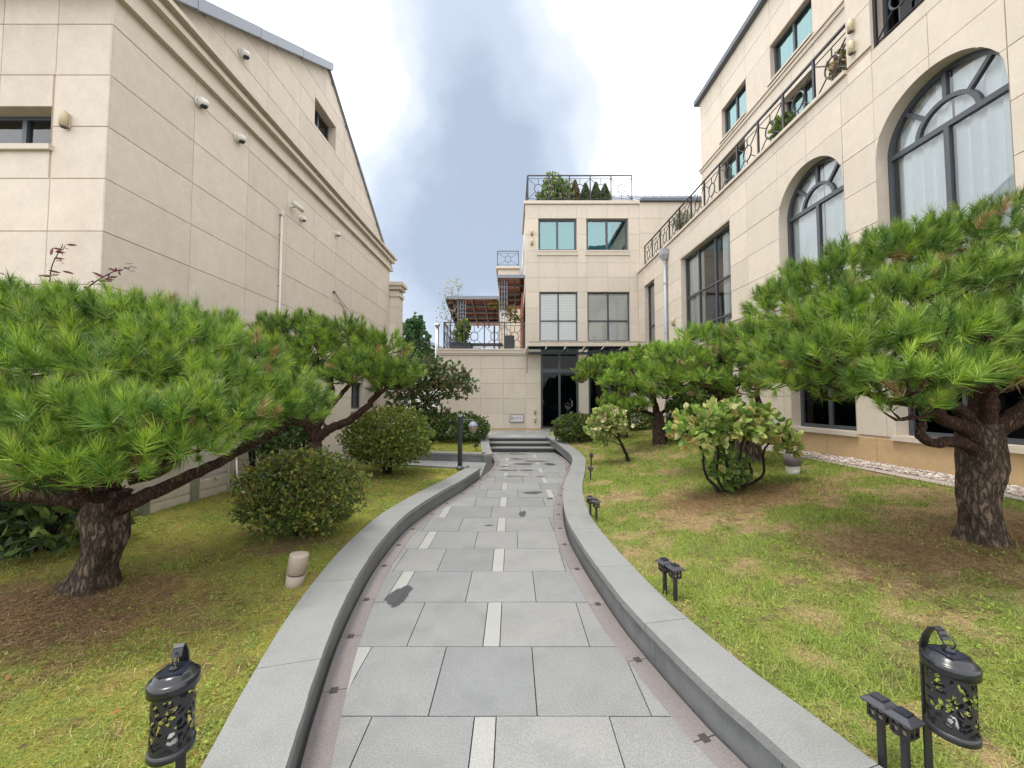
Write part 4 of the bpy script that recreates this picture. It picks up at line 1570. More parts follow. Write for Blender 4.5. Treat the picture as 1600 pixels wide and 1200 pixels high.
for x in (.62, 2.98):
    MB().tube([(x, 14.78, 3.72), (x, 14.95, 3.5), (x, 15.5, 3.2), (x, 15.9, 2.75)], .022, 6).build('bracket', 'paleboard' if x < 1 else 'frame', gc)

# nameplate and lamps by the door
npl = thing('nameplate', 'small grey metal nameplate on the stone wall beside the door', 'sign', (0.21, 15.99, 0.7), world=True)
MB().box(-.10, .49, 15.955, 15.998, .70, 1.03).build('plate_frame', 'greylamp', npl)
MB().box(-.075, .465, 15.946, 15.953, .725, 1.005).build('plate', 'plate', npl)
MB().box(-.02, .015, 15.940, 15.9455, .81, .94).build('dark_mark', 'dark', npl)
for k, gl_ in enumerate((((0, 0, 1, .25), (.35, .3, .65, 1), (0, .8, .5, 1)), ((0, .0, .25, 1), (.25, .4, 1, .6), (.75, 0, 1, 1)), ((.4, 0, .6, 1), (0, .75, 1, 1)), ((0, 0, 1, .2), (0, .45, 1, .62), (.75, 0, 1, 1)))):
    m_ = MB()
    for a, b, c, e in gl_:
        m_.box(.09 + k * .08 + a * .042, .09 + k * .08 + c * .042, 15.941, 15.9455, .855 + b * .05, .855 + e * .05)
    m_.build('letter', 'dark', npl)


def wall_lamp(M, label, s=1.0, group='small beige wall lamps'):
    t = thing('wall_lamp', label, 'lamp', group=group)
    t.matrix_basis = M
    MB().box(-.035 * s, .035 * s, -.02 * s, 0, -.10 * s, .10 * s).build('back_plate', 'trim', t)
    MB().lathe([(.02 * s, -.12 * s), (.048 * s, -.115 * s), (.052 * s, .10 * s), (.03 * s, .12 * s)], 14, (0, -.06 * s, 0)).build('housing', 'brass', t, True)
    MB().lathe([(.035 * s, -.135 * s), (.04 * s, -.121 * s)], 12, (0, -.06 * s, 0)).build('lens', 'dark', t)
    return t


wall_lamp(Matrix.Translation((.96, 15.995, 1.17)), 'upper beige wall lamp between nameplate and dark door', .9)
wall_lamp(Matrix.Translation((.96, 15.995, .82)), 'lower beige wall lamp between nameplate and dark door', .9)
wall_lamp(Matrix.Translation((.84, 15.995, 8.72)), 'upper wall lamp left of the teal windows on back building', 1.0)
wall_lamp(Matrix.Translation((.84, 15.995, 8.30)), 'lower wall lamp left of the teal windows on back building', 1.0)
MR = FR.M
wall_lamp(MR @ Matrix.Translation((uy(5.90), -.002, 7.60)), 'upper beige wall lamp at the end of the right balcony railing', .85)
wall_lamp(MR @ Matrix.Translation((uy(5.90), -.002, 7.24)), 'lower beige wall lamp at the end of the right balcony railing', .85)
wall_lamp(MR @ Matrix.Translation((uy(12.55), -.002, 4.2)), 'beige wall lamp beside the downpipe left of the large window', 1.0)
wall_lamp(Matrix.Translation((-5.30, 4.448, 4.93)), 'beige box wall lamp beside the small window on left house', .80)

# downpipe
dp = thing('downpipe', 'grey downpipe with hopper on the right building near its corner', 'downpipe', (5.2, 13.06, 0.6), world=True)
c_ = MR @ Vector((uy(13.06), -.08, 0))
MB().tube([(c_.x, c_.y, .6), (c_.x, c_.y, 6.5)], .055, 12).build('pipe', 'greymetal', dp, True)
MB().box(c_.x - .14, c_.x + .07, c_.y - .15, c_.y + .15, 6.62, 6.80).add([(c_.x - .06, c_.y - .07, 6.45), (c_.x + .06, c_.y - .07, 6.45), (c_.x + .06, c_.y + .07, 6.45), (c_.x - .06, c_.y + .07, 6.45),
        (c_.x - .135, c_.y - .145, 6.62), (c_.x + .065, c_.y - .145, 6.62), (c_.x + .065, c_.y + .145, 6.62), (c_.x - .135, c_.y + .145, 6.62)],
        [(0, 3, 2, 1), (0, 1, 5, 4), (1, 2, 6, 5), (2, 3, 7, 6), (3, 0, 4, 7)]).build('hopper', 'greymetal', dp)
for z in (2.0, 3.9, 5.6):
    MB().lathe([(.062, 0), (.062, .05)], 12, (c_.x, c_.y, z)).build('clip', 'greymetal', dp)


# ---- railings of posts, rails and ring-and-spoke panels
def rail_panel(w, h, n=6):
    key = (round(w, 3), round(h, 3))
    if key in rail_panel.c:
        return rail_panel.c[key]
    mb = MB()
    zt, zb = h - .14, .08
    mb.tube([(0, 0, zt), (w, 0, zt)], .010, 5)
    mb.tube([(0, 0, zb), (w, 0, zb)], .013, 5)
    cx, cz, r = w / 2, (zt + zb) / 2, min(w, h) * .19
    mb.tube([(cx + r * math.cos(a), 0, cz + r * 1.15 * math.sin(a)) for a in np.linspace(0, 2 * PI, 21)], .015, 6, False)
    for (ex, ez) in ((cx, zt), (cx, zb), (0, zt), (w, zt), (0, zb), (w, zb)):
        d = Vector((ex - cx, 0, ez - cz)).normalized()
        mb.tube([(cx + d.x * r, 0, cz + d.z * r * 1.1), (ex, 0, ez)], .012, 5)
    rail_panel.c[key] = mb.mesh('panel', 'black')
    return rail_panel.c[key]


rail_panel.c = {}


def railing(label, M, length, h, n, group=None, loc=None):
    t = thing('railing', label, 'railing', group=group)
    t.matrix_basis = M
    MB().box(-.02, length + .02, -.022, .022, h - .025, h + .012).build('top_rail', 'black', t)
    w = length / n
    post = MB().box(-.021, .021, -.018, .018, 0, h - .026).mesh('post', 'black')
    for k in range(n + 1):
        put('post', post, t, Matrix.Translation((k * w, 0, 0)))
    for k in range(n):
        put('panel', rail_panel(w, h), t, Matrix.Translation((k * w, 0, 0)))
    return t


railing('black balcony railing with ring panels along the top of right building', MR @ Matrix.Translation((uy(15.45), .12, 7.0)), uy(6.06) - uy(15.45), .90, 12)
railing('black ring-pattern guard rail across the dark window at upper right', MR @ Matrix.Translation((JU[0] + .02, .06, 6.93)), JU[1] - JU[0] - .04, 1.0, 2)
railing('black roof terrace railing above the teal windows', Matrix.Translation((.68, 15.97, 10.09)), 4.42, 1.1, 5)
railing('black roof railing seen edge-on on the left edge of back building', Matrix.Translation((.66, 16.02, 10.09)) @ Matrix.Rotation(PI / 2, 4, 'Z'), 2.6, 1.1, 3)
railing('black terrace railing in front of the pergola', Matrix.Translation((-2.85, 16.03, 3.765)), 3.38, 1.13, 4)
railing('black terrace railing on the outer left side of the pergola', Matrix.Translation((-2.87, 16.07, 3.765)) @ Matrix.Rotation(PI / 2, 4, 'Z'), 4.2, 1.13, 5)
railing('small grey roof railing above and behind the pergola', Matrix.Translation((-.9, 23.4, 9.9)), 1.3, .95, 1)

# ---- pergola on the terrace
pg = thing('pergola', 'pergola with red-brown slatted roof and lattice posts on the terrace', 'pergola', (-1.2, 17.5, 3.77), world=True)


def slope_roof(x0, x1, y0, z0, y1, z1, nb, nj, nm):
    th = .05
    m_ = MB()
    for k in range(nb):
        ya, yb_ = y0 + (y1 - y0) * k / nb, y0 + (y1 - y0) * (k + 1) / nb - .02
        za, zb_ = z0 + (z1 - z0) * k / nb, z0 + (z1 - z0) * (k + 1) / nb
        MB().add([(x0, ya, za), (x1, ya, za), (x1, yb_, zb_), (x0, yb_, zb_), (x0, ya, za + th), (x1, ya, za + th), (x1, yb_, zb_ + th), (x0, yb_, zb_ + th)],
                 [(0, 3, 2, 1), (4, 5, 6, 7), (0, 1, 5, 4), (1, 2, 6, 5), (2, 3, 7, 6), (3, 0, 4, 7)]).build('roof_board', 'roofpanel', pg)
    for k in range(nj + 1):
        x = x0 + (x1 - x0) * k / nj
        MB().add([(x - .03, y0, z0 - .13), (x + .03, y0, z0 - .13), (x + .03, y1, z1 - .13), (x - .03, y1, z1 - .13), (x - .03, y0, z0 - .002), (x + .03, y0, z0 - .002), (x + .03, y1, z1 - .002), (x - .03, y1, z1 - .002)],
                 [(0, 3, 2, 1), (0, 1, 5, 4), (1, 2, 6, 5), (2, 3, 7, 6), (3, 0, 4, 7)]).build('rafter', 'frame', pg)
    for k in range(1, 5):
        yy_, zz_ = y0 + (y1 - y0) * k / 5, z0 + (z1 - z0) * k / 5
        MB().box(x0, x1, yy_ - .03, yy_ + .03, zz_ - .10, zz_ - .004).build('purlin', 'frame', pg)
    MB().box(x0 - .05, x1 + .05, y0 - .06, y0 - .003, z0 - .06, z0 + .08).build('fascia', 'roofmetal', pg)


slope_roof(-2.85, -.62, 16.5, 6.05, 19.6, 5.45, 9, 4, 0)
slope_roof(-.58, .52, 16.4, 6.95, 19.6, 6.3, 9, 3, 0)
for x, zt in ((-2.35, 6.0), (-.55, 6.9)):
    for dx in (0, .11, .22, .33):
        MB().box(x + dx - .015, x + dx + .015, 16.55, 16.58, 3.78, zt).build('lattice_post', 'roofmetal', pg)
    for k in range(12):
        z = 4.0 + k * (zt - 4.1) / 12
        MB().box(x - .02, x + .35, 16.545, 16.56, z, z + .02).build('lattice_bar', 'roofmetal', pg)
MB().box(.42, .50, 16.6, 19.6, 3.78, 6.3).build('side_boarding', 'wood', pg)
for x in (-2.8, -.9):
    MB().box(x - .04, x + .04, 19.4, 19.48, 3.78, 5.4).build('post', 'frame', pg)

pl1 = thing('planter_box', 'low long dark planter box behind the terrace railing', 'planter', (-2.2, 16.4, 3.77))
MB().box(-.45, .45, -.16, .16, 0, .30).build('box', 'planter', pl1)
MB().box(-.42, .42, -.13, .13, .301, .315).build('soil', 'bed', pl1)
pl2 = thing('bench', 'low dark bench behind the terrace railing between planter and lattice', 'bench', (-1.15, 16.6, 3.77))
MB().box(-.75, .75, -.2, .2, .22, .30).build('seat', 'planter', pl2)
for x in (-.6, .6):
    MB().box(x - .04, x + .04, -.15, .15, 0, .219).build('leg', 'planter', pl2)
pl3 = thing('planter_box', 'square dark planter box beside the lattice post on the terrace', 'planter', (-.10, 16.45, 3.77))
MB().box(-.2, .2, -.2, .2, 0, .6).build('box', 'planter', pl3)
MB().box(-.17, .17, -.17, .17, .601, .615).build('soil', 'bed', pl3)

ch = thing('flue_pipe', 'steel flue pipe with cap left of the terrace railing', 'flue', (-3.2, 16.3, 2.6))
MB().lathe([(.075, 0), (.075, 2.15)], 14).build('pipe', 'steel', ch, True)
MB().lathe([(.08, 2.16), (.12, 2.2), (.12, 2.26), (.05, 2.30)], 14).build('cap', 'steel', ch, True)

nh = thing('neighbour_house', 'pale neighbour house with grey gabled roof far behind, left of the flue', 'house', (-7.0, 32, 0), world=True)
MB().box(-12, -5.9, 31, 38, 0, 5.9).build('wall', 'housewall', nh)
MB().add([(-7.9, 30.6, 7.0), (-5.6, 30.6, 5.9), (-5.6, 38, 5.9), (-7.9, 38, 7.0), (-10.5, 30.6, 5.9), (-10.5, 38, 5.9), (-7.9, 30.6, 6.75), (-5.6, 30.6, 5.65), (-10.5, 30.6, 5.65)],
         [(0, 1, 2, 3), (4, 0, 3, 5), (6, 7, 1, 0), (8, 6, 0, 4)]).build('roof', 'roofmetal', nh)
MB().box(-7.2, -6.4, 30.96, 30.995, 3.6, 4.8).build('window', 'glass_dark', nh)
nb = thing('neighbour_house', 'flat-roofed pale house far behind the flue pipe', 'house', (-5, 36, 0), world=True)
MB().box(-6.3, -3.0, 36, 42, 0, 6.4).build('wall', 'housewall', nb)
MB().box(-6.45, -2.9, 35.85, 42.1, 6.401, 6.55).build('roof', 'roofmetal', nb)
MB().box(-5.6, -4.9, 35.95, 35.995, 4.2, 5.2).build('window', 'glass_dark', nb)


# ---- cameras, conduit and cables on the left house
def dome_camera(u, v, s, label):
    t = thing('dome_camera', label, 'camera', group='white dome cameras on the left gable wall')
    t.matrix_basis = FL.M @ Matrix.Translation((u, -.001, v))
    MB().tube([(0, 0, 0), (0, -.03 * s, 0)], [.085 * s, .08 * s], 18).build('base', 'camera', t, True)
    m_ = MB()
    prof = [(.0, .08), (.05, .077), (.09, .062), (.12, .035), (.13, .012)]
    vs, fs = [], []
    m_.tube([(0, -.03 * s, 0), (0, -.07 * s, -.005 * s), (0, -.11 * s, -.02 * s), (0, -.14 * s, -.04 * s)], [.078 * s, .078 * s, .062 * s, .03 * s], 18)
    m_.build('housing', 'camera', t, True)
    m2 = MB().tube([(0, -.06 * s, -.035 * s), (0, -.10 * s, -.055 * s), (0, -.135 * s, -.07 * s)], [.05 * s, .046 * s, .02 * s], 14)
    m2.build('lens', 'lens', t, True)


dome_camera(5.69 - 4.45, 6.16, 1.0, 'large dome camera below the cornice, nearest to the house corner')
dome_camera(6.49 - 4.45, 6.16, 1.0, 'second dome camera below the cornice from the house corner')
dome_camera(6.53 - 4.45, 7.72, 1.0, 'dome camera high on the gable above the cornice')
dome_camera(8.45 - 4.45, 5.68, .8, 'small dome camera beside the bullet camera on the gable wall')
dome_camera(10.08 - 4.45, 6.05, .8, 'farthest small dome camera just under the cornice')
bc = thing('bullet_camera', 'white bullet camera at the top of the wall conduit', 'camera')
bc.matrix_basis = FL.M @ Matrix.Translation((8.09 - 4.45, 0, 5.76))
MB().tube([(0, 0, 0), (0, -.10, 0)], .02, 8).build('bracket', 'camera', bc)
MB().tube([(-.12, -.12, .03), (.16, -.16, .0)], .05, 14).build('body', 'camera', bc, True)
MB().tube([(.155, -.159, .0), (.165, -.161, -.001)], .04, 14).build('lens', 'lens', bc)
cd = thing('conduit', 'thin vertical conduit pipe down the left gable wall under the bullet camera', 'conduit')
cd.matrix_basis = FL.M @ Matrix.Translation((7.73 - 4.45, -.03, 0))
MB().tube([(0, 0, .2), (0, 0, 5.4)], .024, 8).build('pipe', 'conduit', cd, True)
MB().box(-.05, .05, -.03, .03, 5.4, 5.52).build('junction_box', 'conduit', cd)
for k in range(5):
    MB().box(-.035, .035, -.005, .03, .8 + k * 1.05, .83 + k * 1.05).build('clip', 'conduit', cd)
cb = thing('cable', 'thin cable fanning from a wall hook on the left gable wall', 'cable')
cb.matrix_basis = FL.M @ Matrix.Translation((10.0 - 4.45, -.02, 0))
MB().box(-.02, .02, -.03, .02, 4.42, 4.48).build('hook', 'dark', cb)
MB().tube([(0, -.02, 4.45), (1.2, -.02, 3.75), (2.6, -.02, 3.1)], .006, 4).build('wire', 'dark', cb)
MB().tube([(0, -.02, 4.45), (1.3, -.02, 4.0), (3.4, -.02, 3.4)], .005, 4).build('wire', 'dark', cb)


# ------------------------------------------------------------------ plants
def bent_tube(mb, pts, r0, r1, n=8, seg=None, wob=0.0, rnd=random, ridge=0.0):
    P = [Vector(p) for p in pts]
    if len(P) == 2:
        P = [P[0], (P[0] + P[1]) / 2, P[1]]
    Q = [P[0] * 2 - P[1]] + P + [P[-1] * 2 - P[-2]]
    out = []
    for i in range(1, len(Q) - 2):
        m = seg or max(3, int((Q[i + 1] - Q[i]).length / .05))
        for k in range(m):
            t = k / m
            a, b, c, d = Q[i - 1], Q[i], Q[i + 1], Q[i + 2]
            out.append(0.5 * ((2 * b) + (c - a) * t + (2 * a - 5 * b + 4 * c - d) * t * t + (3 * b - a - 3 * c + d) * t ** 3))
    out.append(P[-1])
    N = len(out)
    if wob:
        out = [p + Vector((rnd.uniform(-wob, wob), rnd.uniform(-wob, wob), rnd.uniform(-wob, wob))) if 0 < i < N - 1 else p for i, p in enumerate(out)]
    rad = [r0 + (r1 - r0) * i / (N - 1) for i in range(N)]
    mb.tube(out, rad, n)
    return out


def knobbly_trunk(pts, rads, seed, n=26):
    """gnarled trunk: rings along a bent line, each ring pushed in and out by ridges and lumps"""
    P = smooth3(pts)
    N = len(P)
    s = np.linspace(0, 1, N)
    R = np.interp(s, np.linspace(0, 1, len(rads)), rads)
    vs, fs = [], []
    r = random.Random(seed)
    ph = [r.uniform(0, 6.28) for _ in range(6)]
    for i, p in enumerate(P):
        for k in range(n):
            a = 2 * PI * k / n
            z = p.z
            q = 1 + .10 * math.sin(3 * a + ph[0] + 2.2 * z) + .07 * math.sin(5 * a + ph[1] - 3 * z) + .05 * math.sin(9 * a + ph[2] + 5 * z) \
                + .06 * math.sin(11 * z + 2 * a + ph[3]) + .035 * math.sin(13 * a + ph[4] + 9 * z) + r.uniform(-.025, .025)
            vs.append((p.x + R[i] * q * math.cos(a), p.y + R[i] * q * math.sin(a), p.z))
    for i in range(N - 1):
        for k in range(n):
            k2 = (k + 1) % n
            fs.append((i * n + k, i * n + k2, (i + 1) * n + k2, (i + 1) * n + k))
    fs.append(tuple((N - 1) * n + k for k in range(n)))
    return MB().add(vs, fs)


def smooth3(pts, step=.04):
    P = [Vector(p) for p in pts]
    Q = [P[0] * 2 - P[1]] + P + [P[-1] * 2 - P[-2]]
    out = []
    for i in range(1, len(Q) - 2):
        m = max(2, int((Q[i + 1] - Q[i]).length / step))
        for k in range(m):
            t = k / m
            a, b, c, d = Q[i - 1], Q[i], Q[i + 1], Q[i + 2]
            out.append(0.5 * ((2 * b) + (c - a) * t + (2 * a - 5 * b + 4 * c - d) * t * t + (3 * b - a - 3 * c + d) * t ** 3))
    out.append(P[-1])
    return out


def needle_tufts(P, D, n, L, w, rng, tint, dead=0.035):
    """P, D: shoot bases and directions; n needles on each"""
    m = len(P)
    a, b = basis(D)
    size = rng.uniform(.65, 1.25, m)
    st = rng.random((m, n))
    ph = rng.random((m, n)) * 2 * PI
    op = np.radians(12 + 56 * (1 - st) ** 1.3 + rng.normal(0, 7, (m, n)))
    B = P[:, None] + D[:, None] * (st * .10 * (L / .12))[..., None] * size[:, None, None]
    dirn = D[:, None] * np.cos(op)[..., None] + (a[:, None] * np.cos(ph)[..., None] + b[:, None] * np.sin(ph)[..., None]) * np.sin(op)[..., None]
    ln = L * rng.uniform(.7, 1.12, (m, n)) * size[:, None]
    T = B + dirn * ln[..., None]
    T[..., 2] -= .10 * ln * rng.random((m, n))
    rv = unit(rng.normal(0, 1, (m, n, 3)))
    s = unit(np.cross(dirn, rv)) * (w * rng.uniform(.8, 1.2, (m, n)))[..., None]
    V = np.stack([B - s, B + s, T], 2).reshape(-1, 3, 3)
    tc_ = tint(P, D, rng)                                   # (m,3)
    C = tc_[:, None] * rng.uniform(.75, 1.3, (m, n, 1)) + np.array([.045, .03, 0]) * (st[..., None] > .8)
    dd = rng.random((m, n)) < dead * np.where(D[:, 2:3] < .35, 3.0, .6)
    C = np.where(dd[..., None], np.array([.34, .22, .10]) * rng.uniform(.6, 1.2, (m, n, 1)), C)
    return V, C.reshape(-1, 3)


def pine_tint(P, D, rng):
    m = len(P)
    k = rng.random((m, 1))
    base = np.array([.058, .135, .022]) * (1 - k ** 1.5) + np.array([.245, .37, .042]) * k ** 1.5
    pad = .78 + .5 * fbm(P[:, 0] * 3.1 + P[:, 2] * 2, P[:, 1] * 3.1 + P[:, 2] * 3, 5)[:, None]
    old = rng.random((m, 1)) < np.where(D[:, 2:3] < .40, .20, .02)
    brown = np.array([.30, .24, .09]) * (1 - k) + np.array([.26, .15, .065]) * k
    return np.where(old, brown, base * pad)


def pine(label, base, trunk_pts, trunk_r, pads, limbs, per, nn, L, w, seed, name='pine_tree', group=None, clump=0, bright=1.0):
    """pads: (centre, rx, ry, rz); limbs: lists of points with start and end radius"""
    rng = np.random.default_rng(seed)
    rnd = random.Random(seed)
    t = thing(name, label, 'tree', base, group, world=True)
    knobbly_trunk(trunk_pts, trunk_r, seed).build('trunk', 'barkpine', t, True)
    for pts, r0, r1 in limbs:
        m_ = MB()
        bent_tube(m_, pts, r0, r1, 10, wob=r0 * .16, rnd=rnd)
        m_.build('limb', 'limb', t, True)
    tw = MB()
    PP, DD = [], []
    if clump:
        sub = []
        for (c, rx, ry, rz) in pads:
            for _ in range(clump):
                d = Vector((rnd.gauss(0, 1), rnd.gauss(0, 1), rnd.gauss(.25, 1))).normalized()
                k = rnd.uniform(.38, .55)
                sub.append(((c[0] + d.x * rx * .72, c[1] + d.y * ry * .72, c[2] + d.z * rz * .75), rx * k, ry * k, rz * k * 1.25))
        pads = pads + sub
    for (c, rx, ry, rz) in pads:
        c = np.array(c)
        m = int(per * (rx * ry + rx * rz + ry * rz) * 2)
        d = unit(rng.normal(0, 1, (m * 2, 3)))
        keep = rng.random(len(d)) < np.where(d[:, 2] > 0, 1.0, np.where(d[:, 2] > -.45, .75, .18))
        d = d[keep][:m]
        depth = rng.uniform(.55, 1.0, (len(d), 1)) ** .6
        lump = 1 + .16 * (np.sin(d[:, :1] * 9 + c[0] * 7) * np.sin(d[:, 1:2] * 8 + c[1] * 5) + np.sin(d[:, 2:3] * 7 + c[2]))
        p = c + d * np.array([rx, ry, rz * .85]) * depth * lump
        nrm = unit(d / np.array([rx, ry, rz]))
        ax = unit(nrm * .62 + np.array([0, 0, .78]) + rng.normal(0, .22, d.shape))
        PP.append(p)
        DD.append(ax)
        for _ in range(5):
            i = rng.integers(len(p))
            tw.tube([tuple(c - np.array([0, 0, rz * .6])), tuple(c * .5 + p[i] * .5 - np.array([0, 0, .06])), tuple(p[i])], [.014, .010, .005], 5, False)
    P, D = np.concatenate(PP), np.concatenate(DD)
    V, C = needle_tufts(P, D, nn, L, w, rng, pine_tint)
    C = C * bright
    tw.build('twigs', 'limb', t)['kind'] = 'stuff'
    polymesh('crown', V, C, 'needle', t, 'stuff')
    return t


def V3(px, py, Y):
    return at(px, py, Y)


# near left pine
LB = (-3.14, 2.96)
zb = zl1(*LB)
top = (-3.05, 2.98, .86)
padsA = []
for px_, py_, Y_, rx_, ry_, rz_ in [
        (60, 500, 3.3, .52, .50, .22), (190, 503, 3.5, .50, .50, .22), (125, 530, 3.1, .45, .4, .2), (260, 550, 3.2, .42, .4, .2), (10, 535, 3.0, .42, .4, .2), (300, 525, 3.6, .44, .45, .20), (385, 565, 3.6, .36, .40, .20), (-70, 500, 3.3, .5, .5, .22),
        (-10, 575, 2.85, .42, .42, .19), (105, 575, 2.8, .40, .40, .18), (215, 585, 2.9, .40, .42, .18), (330, 600, 3.1, .40, .40, .18), (450, 625, 3.5, .28, .34, .20), (410, 640, 3.3, .30, .32, .18),
        (20, 655, 2.45, .34, .34, .16), (130, 655, 2.45, .34, .34, .16), (240, 660, 2.5, .32, .33, .15), (330, 655, 2.65, .26, .30, .14), (90, 720, 2.35, .34, .32, .14), (-60, 680, 2.4, .4, .4, .2),
        (190, 705, 2.5, .28, .28, .13), (30, 735, 2.3, .28, .28, .12), (150, 742, 2.32, .26, .26, .11), (255, 712, 2.4, .24, .25, .10), (310, 690, 2.55, .22, .24, .10), (375, 655, 3.0, .26, .28, .12), (-180, 600, 2.9, .6, .6, .3), (465, 650, 3.6, .20, .26, .14)]:
    padsA.append((tuple(V3(px_, py_, Y_)), rx_, ry_, rz_))
T0 = Vector(top)
limbsA = [([T0 + Vector((.05, 0, -.08)), (-2.75, 3.0, .90), V3(300, 742, 3.1), V3(370, 708, 3.4), V3(430, 675, 3.6)], .060, .028),
          ([T0 + Vector((-.05, -.02, -.04)), V3(70, 775, 2.8), V3(0, 768, 2.75), V3(-120, 760, 2.7)], .065, .045),
          ([T0, V3(170, 760, 2.95), V3(200, 700, 2.9), V3(215, 640, 3.0), V3(240, 560, 3.3)], .075, .03),
          ([T0, V3(130, 740, 2.9), V3(90, 660, 2.9), V3(60, 590, 3.1)], .075, .03),
          ([V3(200, 750, 2.95), V3(255, 735, 3.1), V3(270, 715, 3.2), V3(275, 680, 3.2), V3(300, 620, 3.3)], .045, .02),
          ([T0, V3(130, 770, 2.7), V3(120, 720, 2.5)], .05, .02), ([T0, V3(40, 720, 2.7), V3(-40, 640, 2.8)], .05, .02),
          ([V3(370, 708, 3.4), V3(400, 670, 3.4), V3(420, 640, 3.4)], .03, .015), ([V3(430, 675, 3.6), V3(470, 655, 3.8)], .025, .012)]
pine('large near pine with thick gnarled trunk and broad cloud crown on the left lawn', (*LB, zb), [(LB[0] - .05, LB[1], zb - .05), (LB[0] - .02, LB[1], zb + .12), (LB[0] + .06, LB[1], zb + .35), (LB[0] + .02, LB[1], zb + .55), (LB[0] + .08, LB[1], zb + .72)],
     [.195, .136, .118, .124, .135, .11], padsA, limbsA, 185, 80, .115, .0023, 101, bright=1.05)

# second left pine
B2 = (-3.36, 6.5)
z2b = zl1(*B2)
pads2 = []
for px_, py_, Y_, rx_, ry_, rz_ in [(455, 520, 6.3, .50, .5, .26), (530, 525, 6.4, .55, .55, .26), (595, 545, 6.4, .48, .5, .26), (430, 555, 6.2, .42, .42, .25), (500, 560, 6.1, .5, .45, .25), (575, 575, 6.1, .45, .45, .23),
                                    (630, 585, 6.3, .34, .4, .20), (470, 585, 6.0, .36, .4, .18), (610, 600, 6.2, .32, .35, .15), (545, 588, 6.0, .36, .35, .16)]:
    pads2.append((tuple(V3(px_, py_, Y_)), rx_, ry_, rz_))
F2 = V3(490, 690, 6.5)
limbs2 = [([F2, V3(512, 672, 6.5), V3(548, 655, 6.45), V3(580, 628, 6.4), V3(598, 600, 6.4), V3(612, 585, 6.4)], .085, .035),
          ([F2, V3(505, 650, 6.5), V3(530, 620, 6.4), V3(555, 590, 6.4)], .06, .03), ([F2, V3(492, 650, 6.45), V3(520, 615, 6.3), V3(505, 580, 6.3)], .05, .025),
          ([F2, V3(500, 640, 6.5), V3(518, 600, 6.45), V3(510, 570, 6.4)], .07, .03), ([F2, V3(470, 650, 6.4), V3(450, 600, 6.3), V3(440, 570, 6.3)], .05, .025),
          ([V3(580, 628, 6.4), V3(610, 605, 6.3), V3(640, 608, 6.3)], .03, .015)]
pine('mid-sized pine with forked leaning limbs behind the left bushes', (*B2, z2b), [(B2[0] - .05, B2[1], z2b - .05), (B2[0], B2[1], z2b + .3), tuple(F2)], [.19, .15, .13, .11], pads2, limbs2, 120, 56, .12, .0034, 102, clump=3, bright=1.0)

# near right pine
BR = (3.66, 3.03)
zR = zr1(*BR)
padsR = []
for px_, py_, Y_, rx_, ry_, rz_ in [
        (1560, 360, 3.3, .40, .45, .20), (1460, 390, 3.4, .40, .45, .20), (1370, 410, 3.5, .42, .45, .21), (1300, 440, 3.6, .40, .42, .22), (1240, 480, 3.7, .38, .40, .22), (1205, 530, 3.7, .30, .35, .19),
        (1580, 440, 2.9, .34, .36, .19), (1480, 455, 2.9, .36, .36, .19), (1385, 475, 3.0, .36, .36, .19), (1300, 505, 3.1, .34, .36, .19), (1235, 555, 3.3, .30, .32, .17), (1640, 420, 3.2, .5, .5, .3),
        (1560, 520, 2.55, .30, .30, .15), (1470, 530, 2.5, .30, .30, .15), (1385, 545, 2.6, .30, .30, .15), (1310, 560, 2.8, .30, .30, .15), (1250, 590, 3.1, .28, .3, .12),
        (1500, 590, 2.45, .26, .26, .11), (1420, 600, 2.4, .27, .27, .11), (1570, 595, 2.5, .26, .28, .11), (1345, 600, 2.7, .22, .25, .10), (1420, 640, 2.5, .16, .18, .09), (1680, 540, 2.8, .5, .5, .25),
        (1290, 612, 3.0, .2, .22, .09), (1620, 580, 2.5, .25, .25, .1)]:
    padsR.append((tuple(V3(px_, py_, Y_)), rx_, ry_, rz_))
TR = Vector((3.68, 3.03, 1.30))
FK = Vector((3.66, 3.03, 1.18))
limbsR = [([FK, V3(1500, 690, 2.95), V3(1460, 692, 2.85), V3(1438, 680, 2.75), V3(1440, 660, 2.7)], .05, .025), ([FK, V3(1510, 670, 2.95), V3(1475, 655, 2.85), V3(1430, 620, 2.7)], .065, .03),
          ([TR, V3(1500, 640, 2.95), V3(1450, 630, 2.9), V3(1380, 625, 2.9), V3(1330, 600, 2.95)], .05, .022), ([TR, V3(1570, 660, 3.0), V3(1600, 640, 2.95), V3(1660, 600, 2.9)], .08, .045),
          ([TR, V3(1535, 580, 3.1), V3(1520, 500, 3.2), V3(1480, 430, 3.4)], .10, .035), ([V3(1535, 600, 3.1), V3(1470, 545, 3.1), V3(1380, 510, 3.2), V3(1290, 500, 3.5), V3(1230, 510, 3.7)], .07, .025),
          ([V3(1530, 560, 3.1), V3(1570, 480, 3.1), V3(1580, 400, 3.2)], .06, .025), ([V3(1470, 545, 3.1), V3(1400, 480, 3.4), V3(1370, 430, 3.5)], .04, .018), ([TR, V3(1545, 590, 2.8), V3(1560, 550, 2.6)], .05, .02)]
pine('large near pine with thick dark trunk on the right lawn at frame edge', (*BR, zR), [(BR[0], BR[1], zR - .06), (BR[0], BR[1], zR + .12), (BR[0] - .02, BR[1], zR + .35), (BR[0] + .02, BR[1], zR + .6), (BR[0] + .01, BR[1], zR + .85), tuple(TR + Vector((0, 0, .12)))],
     [.155, .124, .118, .120, .128, .134, .11], padsR, limbsR, 185, 80, .105, .0023, 103, bright=1.02)

